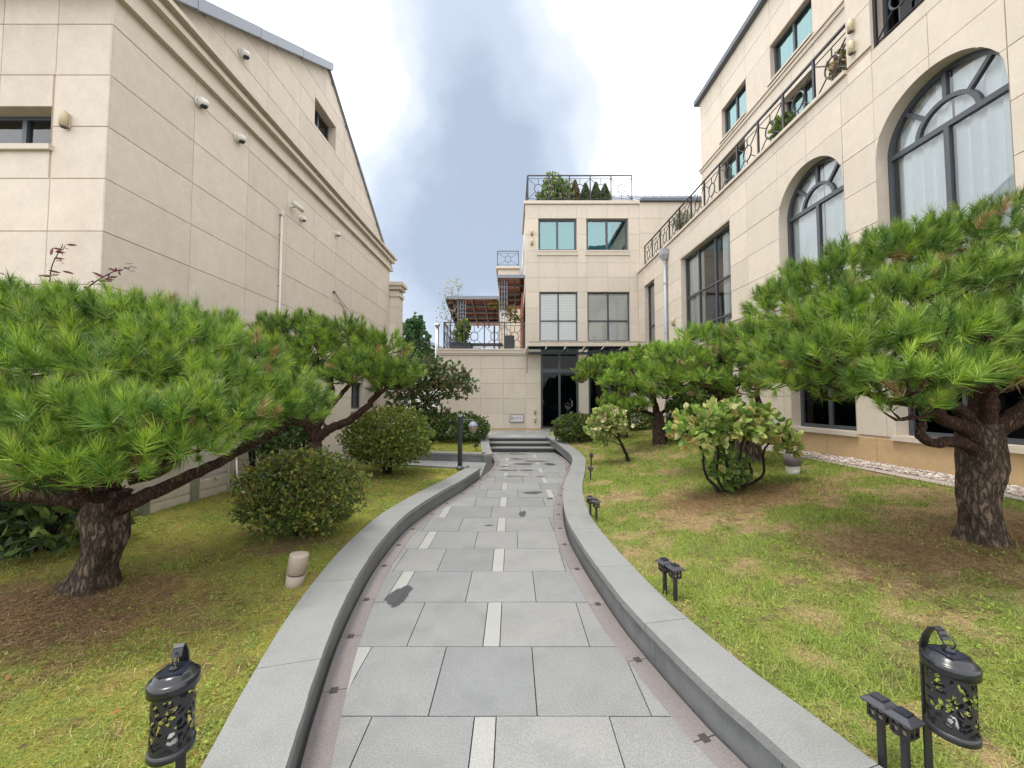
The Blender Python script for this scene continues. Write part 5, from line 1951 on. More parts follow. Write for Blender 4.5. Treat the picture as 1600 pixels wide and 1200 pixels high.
# middle right pine
BM_ = (4.05, 6.6)
zm = zr1(*BM_)
padsM = []
for px_, py_, Y_, rx_, ry_, rz_ in [(1105, 535, 6.5, .5, .5, .22), (1165, 530, 6.6, .5, .5, .24), (1060, 560, 6.4, .42, .45, .22), (1130, 570, 6.2, .5, .45, .22), (1190, 565, 6.4, .45, .45, .22), (1045, 592, 6.3, .36, .4, .18),
                                    (1090, 600, 6.1, .42, .4, .17), (1150, 605, 6.1, .42, .4, .16), (1220, 540, 6.8, .5, .5, .25), (1205, 600, 6.4, .35, .4, .15)]:
    padsM.append((tuple(V3(px_, py_, Y_)), rx_, ry_, rz_))
FM = V3(1172, 660, 6.6)
limbsM = [([FM, V3(1150, 630, 6.55), V3(1135, 600, 6.5), V3(1110, 565, 6.5)], .11, .05), ([FM, V3(1200, 645, 6.6), V3(1184, 625, 6.6), V3(1185, 590, 6.6)], .06, .035), ([V3(1150, 630, 6.55), V3(1100, 605, 6.4), V3(1065, 590, 6.35)], .05, .02),
          ([V3(1140, 610, 6.5), V3(1170, 580, 6.6), V3(1190, 550, 6.7)], .05, .02)]
pine('pine with dark leaning trunk behind the pale shrub on the right lawn', (*BM_, zm), [(BM_[0] + .02, BM_[1], zm - .05), (BM_[0] - .02, BM_[1], zm + .3), (BM_[0] + .02, BM_[1], zm + .6), tuple(FM + Vector((0, 0, .08)))], [.22, .185, .18, .16, .12], padsM, limbsM, 110, 56, .115, .0034, 104, clump=3, bright=1.2)

# far right pine with dense clumps
BF = (3.74, 9.8)
zf_ = zr1(*BF)
padsF = []
for px_, py_, Y_, rx_, ry_, rz_ in [(1015, 555, 9.8, .5, .5, .24), (985, 575, 9.6, .42, .45, .28), (1030, 585, 9.5, .5, .5, .28), (960, 600, 9.4, .36, .4, .28), (1000, 610, 9.3, .45, .4, .28), (955, 628, 9.3, .28, .3, .22), (1040, 615, 9.5, .4, .4, .22),
                                    (990, 635, 9.2, .35, .35, .18), (975, 568, 10, .4, .4, .22)]:
    padsF.append((tuple(V3(px_, py_, Y_)), rx_, ry_, rz_))
FF_ = V3(1027, 650, 9.8)
limbsF = [([FF_, V3(1040, 640, 9.8), V3(1052, 626, 9.8)], .05, .025), ([FF_, V3(1020, 620, 9.7), V3(1005, 590, 9.7)], .09, .04), ([FF_, V3(1000, 640, 9.6), V3(970, 620, 9.4)], .05, .02), ([V3(1020, 620, 9.7), V3(1030, 580, 9.8)], .05, .02)]
pine('dense bright green pine with slim dark trunk near the right far end of the lawn', (*BF, zf_), [(BF[0] + .03, BF[1], zf_ - .05), (BF[0], BF[1], zf_ + .4), tuple(FF_ + Vector((0, 0, .1)))], [.19, .15, .14, .11], padsF, limbsF, 150, 44, .08, .0044, 105, clump=5, bright=1.4)
BG = (3.35, 11.6)
zg = zr1(*BG)
padsG = [(tuple(V3(px_, py_, Y_)), a, b, c) for px_, py_, Y_, a, b, c in [(920, 578, 11.3, .42, .45, .22), (945, 568, 11.5, .45, .45, .22), (975, 570, 11.7, .5, .5, .24), (912, 592, 11.2, .28, .3, .14), (955, 590, 11.4, .4, .4, .2)]]
pine('thin straight pine behind the dense pine, crown reaching towards the dark door', (*BG, zg), [(BG[0], BG[1], zg - .05), (BG[0] + .02, BG[1], zg + .8), tuple(V3(965, 585, 11.6))], [.14, .12, .10, .07], padsG,
     [([V3(970, 600, 11.6), V3(945, 585, 11.4), V3(920, 585, 11.3)], .05, .02)], 150, 42, .085, .0050, 106, clump=4, bright=1.2)


def leaf_faces(P, D, size, aspect, rng, fold=.25):
    """pointed leaves: base P, direction D"""
    n = len(P)
    a, b = basis(D)
    ph = rng.random((n, 1)) * 2 * PI
    s = a * np.cos(ph) + b * np.sin(ph)
    nrm = np.cross(D, s)
    ln = size[:, None]
    w = ln * aspect
    m1, m2 = P + D * ln * .30 - nrm * ln * .03, P + D * ln * .68 - nrm * ln * .05
    return np.stack([P, m1 + s * w * .92, m2 + s * w * .86, P + D * ln, m2 - s * w * .86, m1 - s * w * .92], 1)


def shrub(name, label, cat, base, blobs, sprigs, per, leaf, aspect, cols, seed, mat='leaf', stems=None, group=None, up=.45, shell=.6, spread=.8, bark_='barkdark', floor=None, sprig_len=.05):
    """blobs: (centre, rx, ry, rz) relative to base; sprigs of leaves spread through the outer part of each"""
    rng = np.random.default_rng(seed)
    rnd = random.Random(seed)
    t = thing(name, label, cat, base, group)
    tot = sum(b[1] * b[2] + b[1] * b[3] + b[2] * b[3] for b in blobs)
    PP, DD, ends = [], [], []
    for (c, rx, ry, rz) in blobs:
        m = max(3, int(sprigs * (rx * ry + rx * rz + ry * rz) / tot))
        d = unit(rng.normal(0, 1, (m, 3)))
        dep = rng.uniform(shell ** 3, 1.0, (m, 1)) ** (1 / 3)
        lump = 1 + .12 * np.sin(d[:, :1] * 8 + seed) * np.sin(d[:, 1:2] * 9 + 2 * seed) + .08 * np.sin(d[:, 2:3] * 11 + seed)
        stray = np.where(rng.random((m, 1)) < .07, rng.uniform(1.04, 1.2, (m, 1)), 1.0)
        p = np.array(c) + d * np.array([rx, ry, rz]) * dep * lump * stray
        ax = unit(d * .8 + np.array([0, 0, up]) + rng.normal(0, .35, d.shape))
        if floor is not None:
            k = p[:, 2] > floor
            p, ax = p[k], ax[k]
        PP.append(p)
        DD.append(ax)
    P, D = np.concatenate(PP), np.concatenate(DD)
    m = len(P)
    st = rng.random((m, per, 1))
    B = P[:, None] + D[:, None] * st * sprig_len
    a, b = basis(D)
    ph = rng.random((m, per, 1)) * 2 * PI
    op = rng.uniform(.35, 1.25, (m, per, 1)) * spread * 1.2
    L = D[:, None] * np.cos(op) + (a[:, None] * np.cos(ph) + b[:, None] * np.sin(ph)) * np.sin(op)
    B, L = B.reshape(-1, 3), unit(L.reshape(-1, 3))
    n = len(B)
    V = leaf_faces(B, L, leaf * rng.uniform(.55, 1.2, n), aspect, rng)
    cols = np.array(cols)
    pick = rng.integers(0, len(cols), m)
    C = np.repeat(cols[pick], per, 0) * rng.uniform(.75, 1.3, (n, 1))
    if stems:
        for pts, r0, r1 in stems:
            m_ = MB()
            bent_tube(m_, pts, r0, r1, 8, wob=r0 * .25, rnd=rnd)
            m_.build('stem', bark_, t, True)
    polymesh('foliage', V, C, mat, t, 'stuff')
    return t


def fan_stems(n, h, spread, r, seed, z0=-.03, c=(0, 0)):
    rnd = random.Random(seed)
    out = []
    for k in range(n):
        a = 2 * PI * k / n + rnd.uniform(-.4, .4)
        s = spread * rnd.uniform(.4, 1)
        out.append(([(c[0] + .05 * math.cos(a), c[1] + .05 * math.sin(a), z0), (c[0] + s * .4 * math.cos(a), c[1] + s * .4 * math.sin(a), h * .45), (c[0] + s * math.cos(a), c[1] + s * math.sin(a), h * rnd.uniform(.8, 1))], r, r * .4))
    return out


AZ = [(.070, .110, .024), (.105, .150, .028), (.165, .205, .035), (.25, .26, .05), (.05, .08, .02), (.16, .13, .04)]
shrub('azalea_bush', 'round azalea bush beside the beige bollard light on the left lawn', 'bush', (-2.25, 4.15, zl1(-2.25, 4.15)),
      [((0, 0, .50), .60, .55, .38), ((-.30, .05, .42), .34, .42, .34), ((.28, -.05, .44), .34, .42, .36), ((.05, -.1, .64), .42, .4, .25), ((0, 0, .28), .52, .48, .22)], 4300, 6, .034, .28, AZ, 201, stems=fan_stems(9, .8, .45, .016, 3), floor=.06)
shrub('azalea_bush', 'taller round azalea bush near the lamp post on the left lawn', 'bush', (-2.42, 7.55, zl1(-2.42, 7.55)),
      [((0, 0, .75), .86, .75, .50), ((-.4, 0, .62), .48, .5, .42), ((.38, -.05, .62), .46, .5, .42), ((.05, 0, 1.0), .6, .55, .32), ((0, -.05, .42), .6, .5, .28)], 3800, 6, .046, .30, AZ[1:4] + [(.13, .19, .03)], 202, stems=fan_stems(10, 1.0, .6, .02, 4), floor=.14)
BOX = [(.065, .115, .026), (.09, .16, .03), (.13, .19, .035), (.05, .09, .025)]
shrub('clipped_hedge', 'rounded clipped hedge left of the steps behind the lamp post', 'hedge', (-1.55, 12.3, .3), [((0, 0, .48), .75, .55, .42), ((-.7, .1, .46), .7, .55, .42), ((.35, -.05, .4), .45, .45, .36), ((-1.3, .2, .45), .6, .5, .4)], 3600, 6, .05, .34, BOX, 203, shell=.82, up=.2,
      stems=fan_stems(6, .5, .5, .015, 5))
shrub('clipped_hedge', 'rounded clipped hedge right of the steps in front of the dark door', 'hedge', (1.95, 11.9, zr1(1.95, 11.9)), [((0, 0, .42), .62, .5, .40), ((.45, .1, .42), .42, .45, .36), ((-.25, -.05, .40), .42, .42, .34)], 2600, 6, .05, .34, BOX + [(.12, .15, .03), (.11, .085, .03)], 204, shell=.8, up=.2,
      stems=fan_stems(6, .45, .4, .015, 6))
shrub('low_hedge', 'low dark hedge by the far right corner behind the pines', 'hedge', (4.0, 13.0, .5), [((0, 0, .38), 1.1, .4, .36)], 1500, 6, .06, .32, BOX[:2], 205, shell=.8, stems=fan_stems(4, .3, .5, .015, 7))
shrub('leafy_bush', 'dark leafy bush against the right building beyond the pale shrub', 'bush', (4.45, 9.6, .55), [((0, 0, .7), .55, .5, .65)], 900, 6, .08, .34, BOX, 206, stems=fan_stems(5, .8, .3, .018, 8), shell=.3)
shrub('leafy_bush', 'small dark bush against the right building between two pines', 'bush', (4.55, 8.1, .6), [((0, 0, .5), .45, .45, .45)], 600, 6, .08, .34, BOX, 207, stems=fan_stems(4, .5, .3, .018, 9), shell=.3)
VAR = [(.42, .46, .16), (.52, .53, .24), (.32, .41, .11), (.22, .33, .07), (.48, .40, .14), (.16, .26, .06), (.36, .45, .13), (.28, .38, .09)]
sbx, sby = 2.86, 5.1
sb = zr1(sbx, sby)
pshrub_st = [([(.05 * k - .1, .02 * k, -.03), (.05 * k - .1 + .10 * (k - 2), .02, .22), (.15 * (k - 2.2), .07 * (-1) ** k, .55), (.26 * (k - 2.2), .08 * (-1) ** k, .85)], .022, .008) for k in range(6)]
shrub('pale_leaf_shrub', 'multi-stemmed shrub with pale yellow-green leaves on the dry patch of the right lawn', 'shrub', (sbx, sby, sb),
      [((-.28, 0, .95), .30, .30, .16), ((.02, 0, 1.04), .26, .30, .14), ((.38, .05, 1.0), .26, .28, .16), ((-.52, -.05, .82), .22, .24, .18), ((.66, .05, .80), .20, .20, .20), ((.78, .0, .62), .13, .15, .14), ((0, -.1, .84), .36, .30, .14), ((-.34, -.05, .66), .22, .22, .12), ((.42, -.05, .80), .22, .2, .1)],
      330, 6, .108, .33, VAR, 208, mat='leafmat', stems=pshrub_st, shell=.25, up=.35)
t_ = shrub('leafy_shrub', 'low green shoots around the stems of the pale yellow shrub', 'shrub', (sbx, sby, sb), [((0, 0, .28), .22, .2, .26)], 70, 5, .09, .38, [(.10, .16, .04), (.14, .22, .05)], 209, mat='leafmat', shell=.2,
           stems=[([(.0, -.03, -.02), (.02, -.05, .2)], .02, .012)])
s2x, s2y = 2.50, 8.26
shrub('pale_leaf_shrub', 'small leaning shrub with pale leaves and one bare stem near the curved kerb', 'shrub', (s2x, s2y, zr1(s2x, s2y)), [((-.42, 0, .92), .34, .32, .22), ((-.62, 0, .72), .26, .26, .22), ((-.28, 0, .80), .28, .28, .2), ((-.55, 0, .5), .15, .18, .14)],
      420, 6, .085, .38, VAR[:4] + [(.50, .44, .26)], 210, mat='leafmat', stems=[([(0, 0, -.05), (-.06, 0, .15), (-.2, 0, .45), (-.3, 0, .8)], .04, .015), ([(-.2, 0, .45), (-.45, .02, .7)], .02, .008), ([(-.1, 0, .3), (-.5, .0, .5)], .014, .006)], shell=.4)
# crape-myrtle-like tree against the back wall, left
CM = [(.065, .12, .04), (.09, .15, .05), (.15, .20, .06), (.22, .15, .08), (.055, .09, .035)]
cmz = .33
shrub('garden_tree', 'dark spreading small tree in front of the low stone wall behind the left bushes', 'tree', (-3.0, 12.6, cmz),
      [((.0, 0, 2.1), .9, .8, .45), ((.9, -.1, 2.1), .75, .6, .4), ((-.6, 0, 1.9), .8, .8, .6), ((1.3, -.1, 1.75), .55, .5, .4), ((.5, 0, 1.55), .6, .6, .35), ((.1, 0, 2.5), .7, .6, .3), ((-.3, 0, 1.0), .8, .7, .55), ((.55, .1, .7), .55, .5, .4)],
      2600, 6, .095, .26, CM, 211, stems=[([(0, 0, -.1), (.05, 0, .7), (.3, 0, 1.3), (.9, -.1, 1.9)], .07, .02), ([(.05, 0, .5), (-.2, 0, 1.2), (-.5, 0, 1.9)], .06, .02), ([(.05, 0, .7), (.2, 0, 1.6), (.1, 0, 2.4)], .05, .02),
                                       ([(.3, 0, 1.3), (.8, 0, 1.5), (1.5, -.1, 1.6)], .03, .01), ([(.9, -.1, 1.9), (1.5, -.1, 2.3)], .015, .005)], shell=.15, up=.1)
shrub('background_tree', 'green tree behind the stone pier of the left house', 'tree', (-5.4, 21, 0), [((0, 0, 4.6), .9, .9, 1.4), ((.45, 0, 3.8), .9, .9, .9), ((-.5, 0, 3.6), .9, .9, 1.0), ((.1, 0, 5.7), .5, .5, .5)], 1500, 6, .16, .36, [(.04, .10, .035), (.06, .13, .04), (.09, .16, .05)], 212,
      stems=[([(0, 0, -.3), (0, 0, 2.5), (.1, 0, 5)], .14, .04)], shell=.3)
shrub('whitish_tree', 'sparse tree with whitish leaves beside the pergola', 'tree', (-2.75, 16.9, 3.77), [((.1, 0, 2.5), .5, .5, .7), ((-.1, 0, 1.7), .5, .4, .6), ((.2, 0, 3.0), .3, .3, .3)], 200, 5, .085, .28, [(.52, .52, .47), (.45, .47, .40), (.36, .40, .30)], 213, mat='leafmat',
      stems=[([(0, 0, 0), (.03, 0, 1.2), (.1, 0, 2.8)], .025, .008), ([(.03, 0, 1.0), (-.2, 0, 1.7), (-.35, 0, 2.2)], .012, .004), ([(.04, 0, 1.4), (.3, 0, 2.2), (.4, 0, 2.8)], .012, .004)], shell=.1, up=.3)
shrub('potted_plant', 'yellow-green leafy plant in the planter behind the terrace railing', 'plant', (-2.15, 16.4, 4.07), [((0, 0, .40), .32, .26, .38), ((.1, 0, .75), .22, .2, .25)], 300, 6, .10, .36, [(.18, .26, .04), (.26, .32, .06), (.12, .2, .04)], 214, mat='leafmat', stems=fan_stems(4, .5, .15, .012, 12, 0), shell=.3)
shrub('climbing_plant', 'climbing plant with yellowish leaves under the higher pergola roof', 'plant', (-.1, 16.7, 4.37), [((.0, 0, 1.15), .4, .25, .2), ((.25, 0, .85), .3, .2, .15), ((-.6, 0, 1.4), .35, .2, .2)], 160, 5, .10, .36, [(.25, .24, .06), (.16, .2, .05), (.3, .2, .1)], 215, mat='leafmat',
      stems=[([(0, 0, 0), (.05, 0, .6), (.1, 0, 1.2)], .012, .006), ([(.05, 0, .6), (-.3, 0, 1.2), (-.7, 0, 1.45)], .008, .004)], shell=.2)
shrub('roof_shrub', 'leafy flowering shrub on the roof terrace, taller than the railing', 'shrub', (1.95, 16.6, 10.1), [((0, 0, .55), .72, .45, .5), ((-.1, 0, 1.1), .42, .35, .4), ((.25, 0, .9), .4, .3, .3), ((-.45, 0, .4), .45, .35, .35), ((.5, 0, .4), .45, .35, .3)], 900, 6, .11, .36,
      [(.10, .18, .045), (.16, .24, .06), (.42, .45, .30), (.22, .28, .09)], 216, mat='leafmat', stems=fan_stems(5, .8, .35, .02, 13), shell=.3)


def thuja(x, h, label, cols, seed):
    rng = np.random.default_rng(seed)
    t = thing('conifer', label, 'conifer', (x, 16.55, 10.1), 'small columnar conifers on the roof terrace')
    n = 2600
    v = rng.random(n) ** .9
    r = .20 * np.where(v < .3, .75 + v, 1.05 * (1 - ((v - .3) / .7) ** 1.7)) * rng.uniform(.6, 1.05, n)
    a = rng.random(n) * 2 * PI
    P = np.stack([r * np.cos(a), r * np.sin(a), .06 + v * h], 1)
    D = unit(np.stack([np.cos(a) * .5, np.sin(a) * .5, np.ones(n)], 1) + rng.normal(0, .25, (n, 3)))
    V = leaf_faces(P, D, rng.uniform(.05, .10, n), .22, rng)
    cols = np.array(cols)
    C = cols[rng.integers(0, len(cols), n)] * rng.uniform(.7, 1.3, (n, 1))
    MB().tube([(0, 0, 0), (0, 0, h * .6)], .02, 6).build('trunk', 'barkdark', t)
    polymesh('foliage', V, C, 'leafmat', t, 'stuff')


TH = [(.07, .11, .03), (.10, .14, .035), (.055, .09, .03)]
thuja(2.78, 1.12, 'brownish columnar conifer on the roof terrace, first of the four from left', [(.14, .11, .045), (.10, .11, .035), (.17, .12, .05)], 301)
thuja(3.24, .98, 'green columnar conifer on the roof terrace, second of the four from left', TH, 302)
thuja(3.70, 1.02, 'green columnar conifer on the roof terrace, third of the four from left', TH, 303)
thuja(4.10, .95, 'green columnar conifer on the roof terrace, rightmost of the four', TH, 304)


def terrace_tree(u, h, r, label, cols, seed):
    p = MR @ Vector((u, .62, 6.95))
    t = shrub('potted_tree', label, 'plant', tuple(p), [((0, 0, h), r, r, r * .8), ((0.1, .1, h * .85), r * .7, r * .7, r * .5)], 330, 5, .07, .34, cols, seed, mat='leafmat', shell=.2,
              stems=[([(0, 0, .28), (.02, 0, h * .6), (0, 0, h)], .018, .008), ([(.02, 0, h * .5), (.15, .1, h * .9)], .01, .005), ([(.02, 0, h * .5), (-.15, -.1, h * .95)], .01, .005)])
    MB().lathe([(.13, .0), (.17, .30), (.185, .30), (.185, .33), (.15, .33), (.15, .28)], 16).build('pot', 'planter', t, True)


terrace_tree(uy(6.62), .75, .28, 'potted tree with thin pinkish leaves at the near end of the right balcony', [(.30, .26, .12), (.22, .2, .10), (.34, .24, .16)], 311)
terrace_tree(uy(8.3), .72, .26, 'green potted tree in the middle of the right balcony', [(.14, .21, .04), (.22, .27, .06), (.1, .16, .04)], 312)
terrace_tree(uy(13.2), .95, .34, 'pale potted tree at the far end of the right balcony against the sky', [(.34, .34, .26), (.24, .26, .16)], 314)

# red maple twigs behind the near left pine
rng = np.random.default_rng(77)
mp = thing('maple_tree', 'young maple with thin red-purple leaves behind the near left pine', 'tree', (-4.3, 3.7, .2))
PL, DL = [], []
m_ = MB()
for pts in ([(0, 0, 0), (-.05, 0, 1.2), (-.2, .05, 2.1), (-.27, .05, 2.65), (-.16, .05, 2.95)], [(-.2, .05, 2.0), (.05, .05, 2.45), (.3, .05, 2.65), (.52, .05, 2.72)], [(-.05, 0, 1.5), (-.4, 0, 2.2), (-.6, 0, 2.6)]):
    out = bent_tube(m_, pts, .012 if pts[0][2] else .02, .003, 5)
    for p in out[len(out) // 2:]:
        for _ in range(3):
            PL.append(tuple(p + Vector((rng.normal(0, .03), rng.normal(0, .03), rng.normal(0, .02)))))
            DL.append((rng.normal(.4, .8), rng.normal(0, .6), rng.normal(.05, .25)))
m_.build('stem', 'barkdark', mp)
PL, DL = np.array(PL), unit(np.array(DL))
polymesh('foliage', leaf_faces(PL, DL, rng.uniform(.05, .10, len(PL)), .13, rng), np.array([.16, .055, .065]) * rng.uniform(.6, 1.5, (len(PL), 1)), 'leafmat', mp, 'stuff')
# leafy understorey left, behind the trunk
UND = [(.05, .09, .025), (.09, .14, .035), (.15, .2, .05), (.03, .055, .02)]
shrub('understorey_shrub', 'long-leaved shrub behind the trunk of the near left pine', 'shrub', (-4.3, 3.6, .2), [((0, 0, .35), .6, .4, .32), ((-.6, -.1, .4), .5, .4, .35)], 420, 5, .13, .18, UND, 221, stems=fan_stems(7, .6, .5, .012, 21), shell=.2)
shrub('understorey_shrub', 'low ivy-like shrub at far left edge below the pine limb', 'shrub', (-5.2, 3.9, .2), [((0, 0, .35), .8, .4, .40)], 500, 5, .10, .3, UND, 222, stems=fan_stems(7, .6, .5, .012, 22), shell=.2)
shrub('understorey_shrub', 'dark shrub against the left house behind the wooden rail', 'shrub', (-4.0, 6.0, .2), [((0, 0, 1.0), .4, .35, .5), ((.3, .2, .7), .35, .3, .5)], 420, 5, .08, .3, UND[:2], 223, stems=fan_stems(6, 1.2, .3, .025, 23), shell=.2)
shrub('understorey_shrub', 'dark shrub between the left house and the forked pine', 'shrub', (-4.05, 7.3, .2), [((0, 0, .9), .35, .4, .6)], 380, 5, .08, .3, UND[:2], 224, stems=fan_stems(6, 1.3, .3, .025, 24), shell=.2)

# low timber rail along the house wall, hose and tap
wr = thing('wooden_rail', 'low weathered timber edging rail with posts along the left house wall', 'rail', (-4.3, 5.2, .2), world=True)
ra, rb = Vector((-4.45, 4.7, 0)), Vector((-4.25, 7.4, 0))
for k in range(5):
    p = ra.lerp(rb, k / 4)
    MB().box(p.x - .04, p.x + .04, p.y - .04, p.y + .04, .1, .52).build('post', 'greywood', wr)
for k in range(4):
    p, q = ra.lerp(rb, k / 4), ra.lerp(rb, (k + 1) / 4)
    for z in (.20, .34):
        MB().add([(p.x - .05, p.y + .045, z), (q.x - .05, q.y - .045, z), (q.x - .02, q.y - .045, z), (p.x - .02, p.y + .045, z), (p.x - .05, p.y + .045, z + .12), (q.x - .05, q.y - .045, z + .12), (q.x - .02, q.y - .045, z + .12), (p.x - .02, p.y + .045, z + .12)],
                 [(0, 3, 2, 1), (4, 5, 6, 7), (0, 1, 5, 4), (1, 2, 6, 5), (2, 3, 7, 6), (3, 0, 4, 7)]).build('board', 'paleboard', wr)
hs = thing('garden_tap', 'white garden tap with hanging grey hose by the timber rail', 'tap', (-4.05, 5.55, .2))
MB().tube([(0, 0, 0), (0, 0, .62)], .015, 8).build('standpipe', 'steel', hs)
MB().tube([(0, 0, .60), (.08, 0, .62), (.10, 0, .56)], .014, 8).build('spout', 'white', hs, True)
MB().tube([(-.03, 0, .66), (.03, 0, .66)], .010, 6).build('handle', 'white', hs)
MB().tube([(.10, 0, .56), (.11, 0, .35), (.2, .0, .1), (.4, 0, .03), (.6, .1, .02)], .012, 8).build('hose', 'conduit', hs, True)

# gravel margin along the right building
gr = random.Random(40)
gmesh = []
V, F, CC = [], [], []
ico = [(0, 0, 1), (.894, 0, .447), (.276, .851, .447), (-.724, .526, .447), (-.724, -.526, .447), (.276, -.851, .447), (.724, .526, -.447), (-.276, .851, -.447), (-.894, 0, -.447), (-.276, -.851, -.447), (.724, -.526, -.447), (0, 0, -1)]
icf = [(0, 1, 2), (0, 2, 3), (0, 3, 4), (0, 4, 5), (0, 5, 1), (1, 6, 2), (2, 7, 3), (3, 8, 4), (4, 9, 5), (5, 10, 1), (6, 7, 2), (7, 8, 3), (8, 9, 4), (9, 10, 5), (10, 6, 1), (11, 7, 6), (11, 8, 7), (11, 9, 8), (11, 10, 9), (11, 6, 10)]
tri, tcol = [], []
ICO = np.array(ico)
grng = np.random.default_rng(41)
pal = np.array([(.50, .44, .38), (.36, .29, .25), (.58, .54, .49), (.27, .22, .20), (.45, .36, .30)])
for k in range(5200):
    yy = 3.0 + 9.5 * grng.random() ** 1.4
    x1 = XR(yy) - .02
    xx = x1 - (.47 + .05 * math.sin(yy * 2.3)) * grng.random()
    s = grng.uniform(.014, .032)
    R3 = unit(grng.normal(0, 1, (3, 3)))
    p = (ICO * grng.uniform(.75, 1.15, (12, 1))) @ np.linalg.qr(R3)[0] * np.array([1, 1, .62]) * s + np.array([xx, yy, .665 + .012 * grng.random()])
    tri.append(p[np.array(icf)])
    tcol.append(np.repeat(pal[grng.integers(5)][None] * grng.uniform(.7, 1.2), 20, 0))
go = polymesh('gravel', np.concatenate(tri), np.concatenate(tcol), 'lawn', None, 'stuff')
go['label'] = 'pale gravel strip along the foot of the right building'
go['category'] = 'gravel'
gb = MB().add([(4.80, -1, .66), (5.62, -1, .66), (5.45, 14.3, .66), (4.85, 14.3, .66)], [(0, 1, 2, 3)]).build('gravel_bed', 'gravel')
struct(gb)


# ------------------------------------------------------------------ lamps in the garden
def lathe_obj(prof, n, mat, name, parent, smooth=True, c=(0, 0, 0)):
    return MB().lathe(prof, n, c).build(name, mat, parent, smooth)


bl = thing('bollard_light', 'short beige cylindrical bollard light on the left lawn', 'bollard light', (-1.70, 3.06, zl1(-1.7, 3.06) - .01))
bl.rotation_euler = (math.radians(-3), math.radians(7), 0)
lathe_obj([(.062, -.06), (.066, .085), (.062, .088)], 28, 'beigelamp', 'base', bl)
lathe_obj([(.055, .088), (.055, .098)], 28, 'dark', 'slot', bl)
lathe_obj([(.060, .098), (.068, .102), (.070, .235), (.067, .243), (.045, .247)], 28, 'beigelamp', 'head', bl)
bl2 = thing('bollard_light', 'bollard light with grey-brown head and white base on the right lawn', 'bollard light', (4.02, 5.54, zr1(4.02, 5.54) - .01))
bl2.rotation_euler = (math.radians(4), math.radians(-6), 0)
lathe_obj([(.08, -.06), (.085, .12), (.07, .125)], 26, 'white', 'base', bl2)
lathe_obj([(.09, .125), (.105, .13), (.10, .29), (.085, .30)], 26, 'greylamp', 'head', bl2)

lp = thing('lamp_post', 'dark garden lamp post with hanging lantern on the left kerb', 'lamp post', (-1.08, 8.02, .20))
lathe_obj([(.085, 0), (.085, .015), (.06, .03), (.052, .05)], 18, 'frame', 'base', lp)
lathe_obj([(.048, .05), (.048, 1.04), (.055, 1.045), (.055, 1.07), (.03, 1.09), (.012, 1.10)], 18, 'frame', 'post', lp)
MB().tube([(.04, 0, 1.0), (.28, 0, 1.0)], .014, 8).build('arm', 'frame', lp)
lathe_obj([(.012, .985), (.02, .965), (.035, .955)], 12, 'frame', 'finial', lp, c=(.27, 0, 0.02))
lathe_obj([(.105, .86), (.105, .875), (.07, .93), (.03, .965)], 18, 'roofmetal', 'lamp_cap', lp, c=(.27, 0, 0.005))
lathe_obj([(.03, .745), (.065, .775), (.092, .84), (.098, .862)], 18, 'frost', 'lamp_glass', lp, c=(.27, 0, 0))


def stake_light(x, y, z, label, rz=0.0, h=.17, s=.76):
    t = thing('solar_stake_light', label, 'garden light', (x, y, z), 'solar stake lights along the right kerb', rz=rz)
    MB().box(-.014 * s, .014 * s, -.014 * s, .014 * s, -.06, h).build('stake', 'black', t)
    b0, b1 = h, h + .075 * s
    w = .036 * s
    m_ = MB()
    for a in (-1, 0, 1):
        for sd in (-1, 1):
            m_.box(a * w - .004, a * w + .004, sd * w - .004, sd * w + .004, b0, b1)
            if a == 0:
                m_.box(sd * w - .004, sd * w + .004, -.004, .004, b0, b1)
    for z_ in (b0, (b0 + b1) / 2, b1 - .006):
        for sd in (-1, 1):
            m_.box(-w - .004, w + .004, sd * w - .0045, sd * w + .0045, z_, z_ + .006)
            m_.box(sd * w - .0045, sd * w + .0045, -w + .004, w - .004, z_, z_ + .006)
    m_.box(-w, w, -w, w, b0 - .008, b0 + .001)
    m_.build('cage', 'black', t)
    MB().box(-w + .006, w - .006, -w + .006, w - .006, b0 + .002, b1 - .002).build('diffuser', 'frost', t)
    wo, wi = .062 * s, .034 * s
    z0, z1 = b1, b1 + .028 * s
    MB().add([(-wo, -wo, z0), (wo, -wo, z0), (wo, wo, z0), (-wo, wo, z0), (-wo, -wo, z0 + .006), (wo, -wo, z0 + .006), (wo, wo, z0 + .006), (-wo, wo, z0 + .006), (-wi, -wi, z1), (wi, -wi, z1), (wi, wi, z1), (-wi, wi, z1)],
             [(0, 3, 2, 1), (0, 1, 5, 4), (1, 2, 6, 5), (2, 3, 7, 6), (3, 0, 4, 7), (4, 5, 9, 8), (5, 6, 10, 9), (6, 7, 11, 10), (7, 4, 8, 11), (8, 9, 10, 11)]).build('cap', 'planter', t)
    MB().box(-wi + .003, wi - .003, -wi + .003, wi - .003, z1 - .001, z1 + .007).build('solar_panel', 'solar', t)


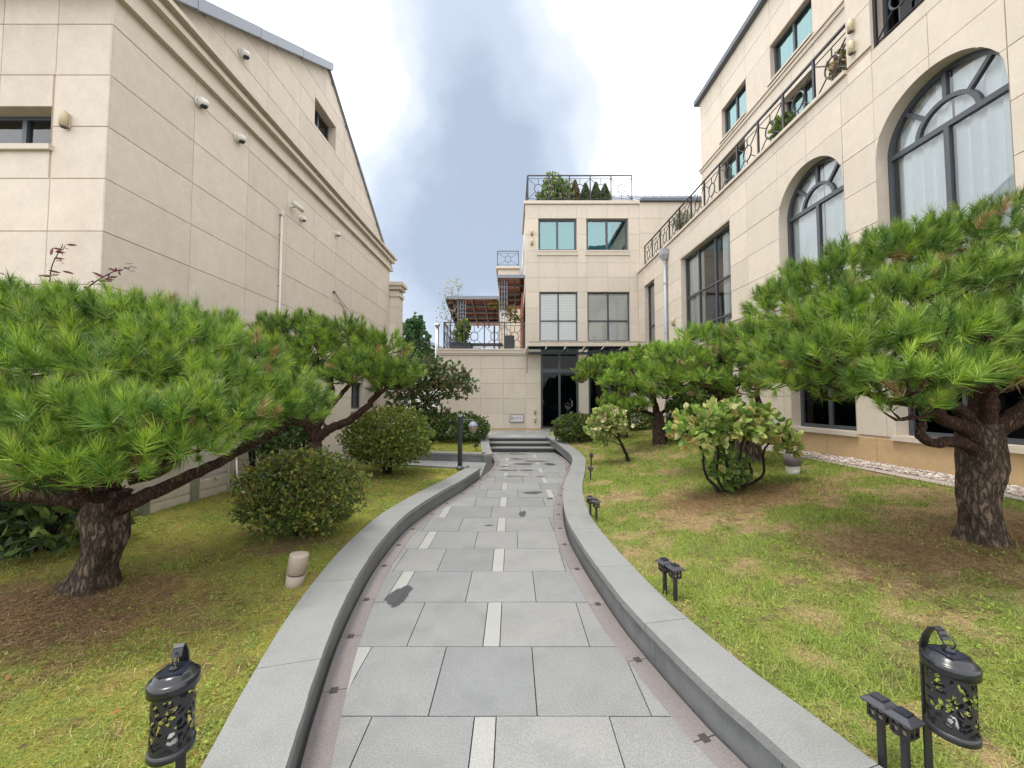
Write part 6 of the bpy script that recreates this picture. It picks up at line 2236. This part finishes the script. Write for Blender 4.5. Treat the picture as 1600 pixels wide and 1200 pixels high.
stake_light(1.445, 1.56, .165, 'solar stake light nearest the lantern, further from viewer of the near pair', .30, .195, .70)
stake_light(1.452, 1.475, .165, 'solar stake light nearest the viewer, in front of its twin beside the right lantern', .30, .206, .70)
stake_light(1.13, 2.90, zr1(1.15, 2.9), 'solar stake light halfway along the right lawn edge, rear of the middle pair', .25)
stake_light(1.165, 2.80, zr1(1.16, 2.8), 'solar stake light halfway along the right lawn edge, front of the middle pair', .25)
stake_light(.965, 4.80, zr1(1.0, 4.8), 'rear solar stake light of the pair at the narrowest bend of the right kerb', .2)
stake_light(1.0, 4.62, zr1(1.0, 4.62), 'front solar stake light of the pair at the narrowest bend of the right kerb', .2)
stake_light(1.39, 6.86, zr1(1.4, 6.86), 'single solar stake light second from the far end of the right kerb', .1)
stake_light(1.70, 8.3, zr1(1.72, 8.3), 'single solar stake light farthest along the right kerb', .1)
t5 = thing('spot_light', 'small dark garden spotlight in front of the left clipped hedge', 'garden light', (-1.0, 10.75, .2))
MB().tube([(0, 0, -.05), (0, 0, .12)], .012, 6).build('stake', 'black', t5)
MB().tube([(-.06, 0, .12), (.05, .02, .19)], [.035, .05], 12).build('head', 'black', t5)


# perforated oval lanterns
def lantern_meshes():
    r = random.Random(9)
    R, H = .061, .240
    NU, NV = 168, 66
    leaves_ = []
    tries = 0
    while len(leaves_) < 125 and tries < 20000:
        tries += 1
        u, v = r.uniform(0, 2 * PI * R), r.uniform(.03, H - .035)
        a, b, th = r.uniform(.009, .019), r.uniform(.0045, .0085), r.uniform(0, PI)
        if all(((min(abs(u - q[0]), 2 * PI * R - abs(u - q[0]))) ** 2 + (v - q[1]) ** 2) > ((a + q[2]) * .50) ** 2 for q in leaves_):
            leaves_.append((u, v, a, b, th))
    A = np.array(leaves_)
    gu = (np.arange(NU) + .5) / NU * 2 * PI * R
    gv = (np.arange(NV) + .5) / NV * H
    U, Vv = np.meshgrid(gu, gv, indexing='ij')
    hole = np.zeros(U.shape, bool)
    for (u, v, a, b, th) in leaves_:
        du = (U - u + PI * R) % (2 * PI * R) - PI * R
        dv = Vv - v
        p, q = du * math.cos(th) + dv * math.sin(th), -du * math.sin(th) + dv * math.cos(th)
        hole |= (np.abs(q) < b * (1 - (p / a) ** 2)) & (np.abs(p) < a)
    vs, fs = [], []
    for i in range(NU):
        an = 2 * PI * i / NU
        for j in range(NV + 1):
            vs.append((R * math.cos(an), R * math.sin(an), H * j / NV))
    for i in range(NU):
        for j in range(NV):
            if not hole[i, j]:
                i2 = (i + 1) % NU
                fs.append((i * (NV + 1) + j, i2 * (NV + 1) + j, i2 * (NV + 1) + j + 1, i * (NV + 1) + j + 1))
    return MB().add(vs, fs).mesh('perforated_shade', 'black', True), R, H


LM, LR_, LH = lantern_meshes()


def lantern(x, y, z, zg_, label, rz):
    t = thing('solar_lantern', label, 'lantern', (x, y, zg_), 'perforated solar lanterns at the near ends of the lawns', rz=rz)
    b = z - zg_
    M = Matrix.Translation((0, 0, b))
    put('perforated_shade', LM, t, M)
    MB().lathe([(LR_ - .004, 0), (LR_ + .004, .0), (LR_ + .005, .022), (LR_ - .002, .024)], 40, (0, 0, b - .004)).build('bottom_ring', 'black', t, True)
    MB().lathe([(.0, 0), (LR_ - .006, 0), (LR_ - .006, .004)], 32, (0, 0, b + .002)).build('floor', 'black', t)
    MB().lathe([(.012, 0), (.016, .012), (.012, .035), (.006, .045)], 16, (0, 0, b + .008)).build('bulb', 'white', t, True)
    MB().lathe([(LR_ - .002, -.03), (LR_ + .012, -.03), (LR_ + .012, 0), (LR_ + .006, .005), (LR_ - .002, .008), (LR_ - .006, .02), (LR_ - .03, .026)], 44, (0, 0, b + LH)).build('lid', 'black_gloss', t, True)
    MB().box(-.036, .036, -.036, .036, b + LH + .0255, b + LH + .0285).build('solar_panel', 'solar', t)
    MB().lathe([(.016, 0), (.016, .008), (.008, .014), (.008, .02)], 14, (0, 0, b + LH + .028)).build('knob', 'black_gloss', t, True)
    MB().tube([(.019 * math.cos(a), 0, b + LH + .060 + .019 * math.sin(a)) for a in np.linspace(0, 2 * PI, 17)], .0028, 6, False).build('ring', 'black', t, True)
    # flat hanger strap: post behind the shade, bent forward over the lid
    pts = [(.077, -.06), (.077, b + LH + .01), (.066, b + LH + .050), (.048, b + LH + .082), (.034, b + LH + .092), (.020, b + LH + .086), (.008, b + LH + .062)]
    m_ = MB()
    for (p, q) in zip(pts[:-1], pts[1:]):
        d = Vector((q[0] - p[0], 0, q[1] - p[1])).normalized()
        n = Vector((-d.z, 0, d.x)) * .003
        w0, w1 = .015, .015
        vs = []
        for (c, w_) in ((p, w0), (q, w1)):
            for s1 in (-1, 1):
                for s2 in (-1, 1):
                    vs.append((c[0] + n.x * s1, s2 * w_, c[1] + n.z * s1))
        m_.add(vs, [(0, 1, 3, 2), (4, 6, 7, 5), (0, 4, 5, 1), (2, 3, 7, 6), (0, 2, 6, 4), (1, 5, 7, 3)])
    m_.build('hanger_post', 'black', t)


lantern(-1.180, 1.385, .395, .165, 'perforated black solar lantern at the bottom left of the lawn', PI / 2 + .35)
lantern(1.520, 1.375, .460, .17, 'perforated black solar lantern at the bottom right beside two stake lights', PI / 2 + .1)

for o in bpy.data.objects:
    if '_world' in o:
        del o['_world']
print('objects', len(bpy.data.objects), 'tris', sum(len(o.data.polygons) for o in bpy.data.objects if o.type == 'MESH'))
